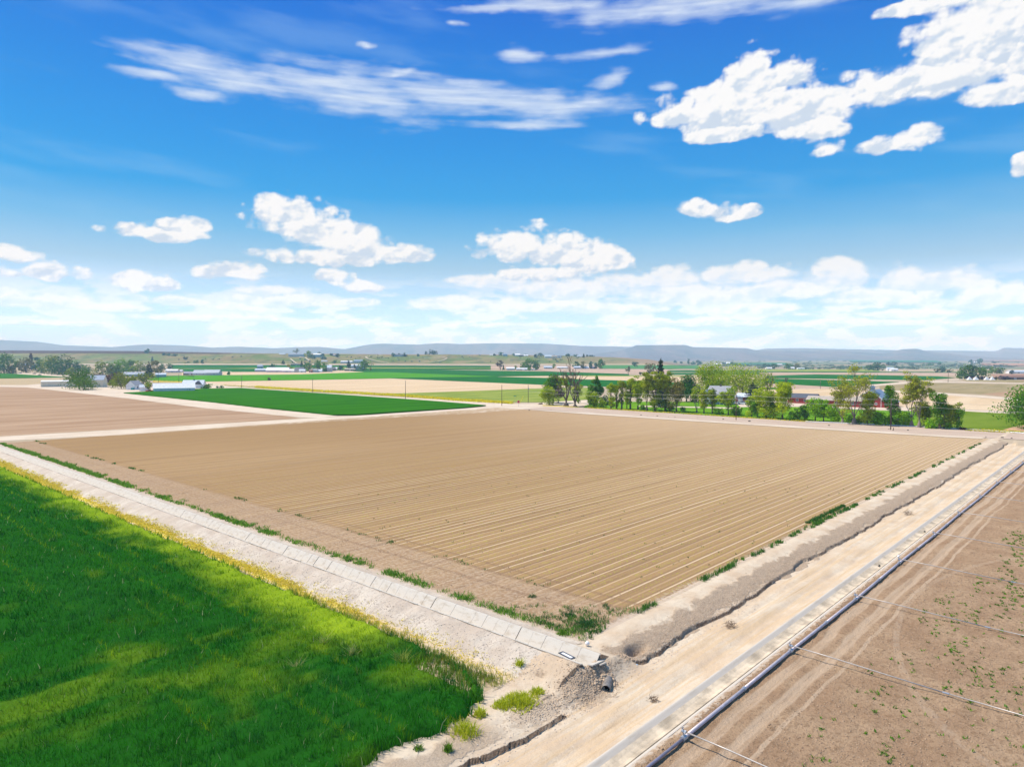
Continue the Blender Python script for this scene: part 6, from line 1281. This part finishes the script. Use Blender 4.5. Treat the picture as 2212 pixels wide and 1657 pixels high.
def clouds():
    """cloud deck, kilometres off and outside the haze: one curved sheet, cover and tone worked out per vertex"""
    az=np.concatenate([np.linspace(-75,-38.6,120,endpoint=False),np.linspace(-38.6,38.6,1060,endpoint=False),np.linspace(38.6,75,121)])
    el=np.concatenate([np.linspace(-.6,30.6,430,endpoint=False),np.linspace(30.6,45,60)])
    A,E=np.meshgrid(az,el,indexing='ij')
    def build(L,warp,flat=.62,kr=1.25):
        wx,wy=warp; d=np.full(A.shape,-9.); tone=np.zeros(A.shape)
        for b in L:
            u,v,ru,rv=b[:4]; r=rad(b[4]) if len(b)>4 else 0
            c=pd(u,v); a_=pd(u+ru,v); e_=pd(u,v-rv)
            rx,ry=math.degrees(abs(a_[0]-c[0])),math.degrees(abs(e_[1]-c[1]))*kr
            X=A+wx-math.degrees(c[0]); Y=E+wy-math.degrees(c[1])
            X,Y=X*math.cos(r)+Y*math.sin(r),-X*math.sin(r)+Y*math.cos(r)
            Yn=np.where(Y>0,Y/ry,Y/(ry*flat)); q=1-np.sqrt((X/rx)**2+Yn**2)
            m=q>d; tone=np.where(m,Y/ry,tone)
            d=np.maximum(d,q)+.06*np.exp(-((q-d)/.15)**2)
        return d,tone
    def billow(x,y,seed,o=5):
        r=0; am=.5
        for i in range(o):
            r=r+am*np.abs(2*vn(x,y,seed+i*13)-1); x=x*2.05+1.3; y=y*2.05+2.9; am*=.5
        return r/(1-.5**o)
    wx=(fbm(A/2.2,E/1.6,71,4)-.5)*1.3; wy=(fbm(A/2.2,E/1.6,72,4)-.5)*.8
    bl=billow(A/2.4,E/1.7,73,5); fn=fbm(A/.9,E/.6,74,5)
    f1,t1=build(CU,(wx,wy)); f2,t2=build(CU2,(wx*.6,wy*.5)); f3,t3=build(CI,(wx*1.6,wy*.6),1.,1.35)
    amp=(bl-.36)*1.25+(fn-.5)*.35
    g1=f1+amp+.15-.7*sm(-.12,-.5,f1); a1=sm(.0,.42,g1)
    g2=f2+.2+amp*.9; a2=sm(-.08,.45,g2)*.92
    st=fbm(A/5+E*.12,E/.42+A*.05,75,6); st2=fbm(A/1.6,E/.5,76,5)
    g3=f3+(st-.5)*1.0+(st2-.5)*.75; a3=sm(-.3,.8,g3)*.84*(.55+.6*fbm(A/3.5,E/.16+A*.1,91,4))
    veil=sm(.5,.85,fbm(A/9,E/1.6+A*.06,77,6))*.16*sm(6,14,E)
    lo=fbm(A/2.1,E/.7,78,6)
    a4=sm(.42,.62,lo)*.92*sm(7.2,4.2,E)*sm(-.2,1.2,E)*np.interp(A,[-40,10],[.75,1.])
    deck=sm(1.2,.2,E)*0
    # tones: sunlit relief and grey undersides are put into the emitted colour
    sh=fbm(A/1.7,E/1.1,79,5); sh2=fbm((A+.35)/1.7,(E-.3)/1.1,79,5); rel=(sh-sh2)
    rel2=fbm(A/.6,E/.45,80,4)-fbm((A+.12)/.6,(E-.1)/.45,80,4)
    s1=np.clip(.03+sm(-.9,.5,t1*1.1+(fn-.5)*1.2+rel*5.+rel2*1.6)+sm(.4,.0,g1)*.2,0,1)
    W=np.array([1,1,1.]); Gy=np.array([.62,.72,.86])
    c1_=Gy+(W-Gy)*s1[...,None]
    s2=np.clip(sm(-.9,.6,t2+rel*4+(fn-.5)),0,1); G2=np.array([.74,.85,.98]); c2_=G2+(W*.985-G2)*s2[...,None]
    c3_=np.ones(A.shape+(3,))*np.array([.70,.80,.97]); c3_+= (sm(.5,1.3,g3)*.2)[...,None]*np.array([1,.8,.2])
    c4_=np.ones(A.shape+(3,))*np.array([.95,.975,1.])
    al=np.zeros(A.shape); C=np.ones(A.shape+(3,))*.9
    for a_,c_ in ((veil,np.ones(A.shape+(3,))*np.array([.5,.75,1.])),(a3,c3_),(a4,c4_),(a2,c2_),(a1,c1_)):
        na=a_+al*(1-a_); k=(a_/np.maximum(na,1e-5))[...,None]; C=C*(1-k)+c_*k; al=na
    al*=sm(75,66,np.abs(A))*sm(45,38,E)
    C=C*(1+(sm(8.5,0,E)**1.3)[...,None]*np.array([.25,.52,.85]))
    R_=19000.; ar,er=np.radians(A),np.radians(E)
    P=np.stack([R_*np.sin(ar)*np.cos(er),R_*np.cos(ar)*np.cos(er),H+R_*np.sin(er)],-1).reshape(-1,3)
    nu,nv=len(az),len(el); i=(np.arange(nu-1)[:,None]*nv+np.arange(nv-1)[None,:]).ravel(); Fc=np.stack([i,i+nv,i+nv+1,i+1],-1)
    m=bpy.data.materials.new('cloud_vapour'); m.use_nodes=True; nt=m.node_tree; nt.nodes.clear()
    o_=nt.nodes.new('ShaderNodeOutputMaterial'); mx=nt.nodes.new('ShaderNodeMixShader'); t=nt.nodes.new('ShaderNodeBsdfTransparent'); em=nt.nodes.new('ShaderNodeEmission')
    at=nt.nodes.new('ShaderNodeVertexColor'); at.layer_name='col'; aa=nt.nodes.new('ShaderNodeAttribute'); aa.attribute_name='cover'
    nt.links.new(at.outputs[0],em.inputs[0]); em.inputs[1].default_value=KCL; nt.links.new(aa.outputs['Fac'],mx.inputs[0]); nt.links.new(t.outputs[0],mx.inputs[1]); nt.links.new(em.outputs[0],mx.inputs[2]); nt.links.new(mx.outputs[0],o_.inputs[0])
    m.cycles.emission_sampling='NONE'
    ob=mk('clouds',P,Fc,m,cols=C.reshape(-1,3)); q=ob.data.attributes.new('cover','FLOAT','POINT'); q.data.foreach_set('value',al.ravel().astype(np.float32))
    ob['kind']='structure'
KSKY=.71; KCL=.87
world(); scene.world.cycles.sampling_method='MANUAL'; scene.world.cycles.sample_map_resolution=512
clouds()
sd=bpy.data.lights.new('sun','SUN'); sd.energy=5.0; sd.angle=rad(.53); sd.color=(1,.93,.83)
so_=bpy.data.objects.new('sun',sd); COL.objects.link(so_)
d=Vector((math.sin(SUN_AZ)*math.cos(SUN_EL),math.cos(SUN_AZ)*math.cos(SUN_EL),math.sin(SUN_EL)))
so_.rotation_euler=d.to_track_quat('Z','Y').to_euler(); so_.location=(0,0,60)
# air
hz=MB(); hz.box(-13800,13800,-760,9600,-3.5,330)
hm=bpy.data.materials.new('thin_air'); hm.use_nodes=True; nt=hm.node_tree; nt.nodes.clear()
ho=nt.nodes.new('ShaderNodeOutputMaterial'); pv=nt.nodes.new('ShaderNodeVolumePrincipled'); nt.links.new(pv.outputs[0],ho.inputs['Volume'])
pv.inputs['Color'].default_value=(.46,.75,1,1); pv.inputs['Absorption Color'].default_value=(1,1,1,1); pv.inputs['Density'].default_value=HAZE; pv.inputs['Anisotropy'].default_value=.0
h=hz.build('haze',hm); h['kind']='stuff'
cam=bpy.data.cameras.new('camera'); co=bpy.data.objects.new('camera',cam); COL.objects.link(co)
co.location=(0,0,H); co.rotation_euler=(rad(90)-pit,0,0)
cam.sensor_width=36; cam.lens=36*F/PW; cam.clip_end=40000; cam.clip_start=.5
scene.camera=co
vs=scene.view_settings; vs.view_transform='Standard'; vs.look='None'; vs.exposure=EXPO; vs.gamma=1
scene.cycles.volume_bounces=2; scene.cycles.max_bounces=6; scene.cycles.transparent_max_bounces=4
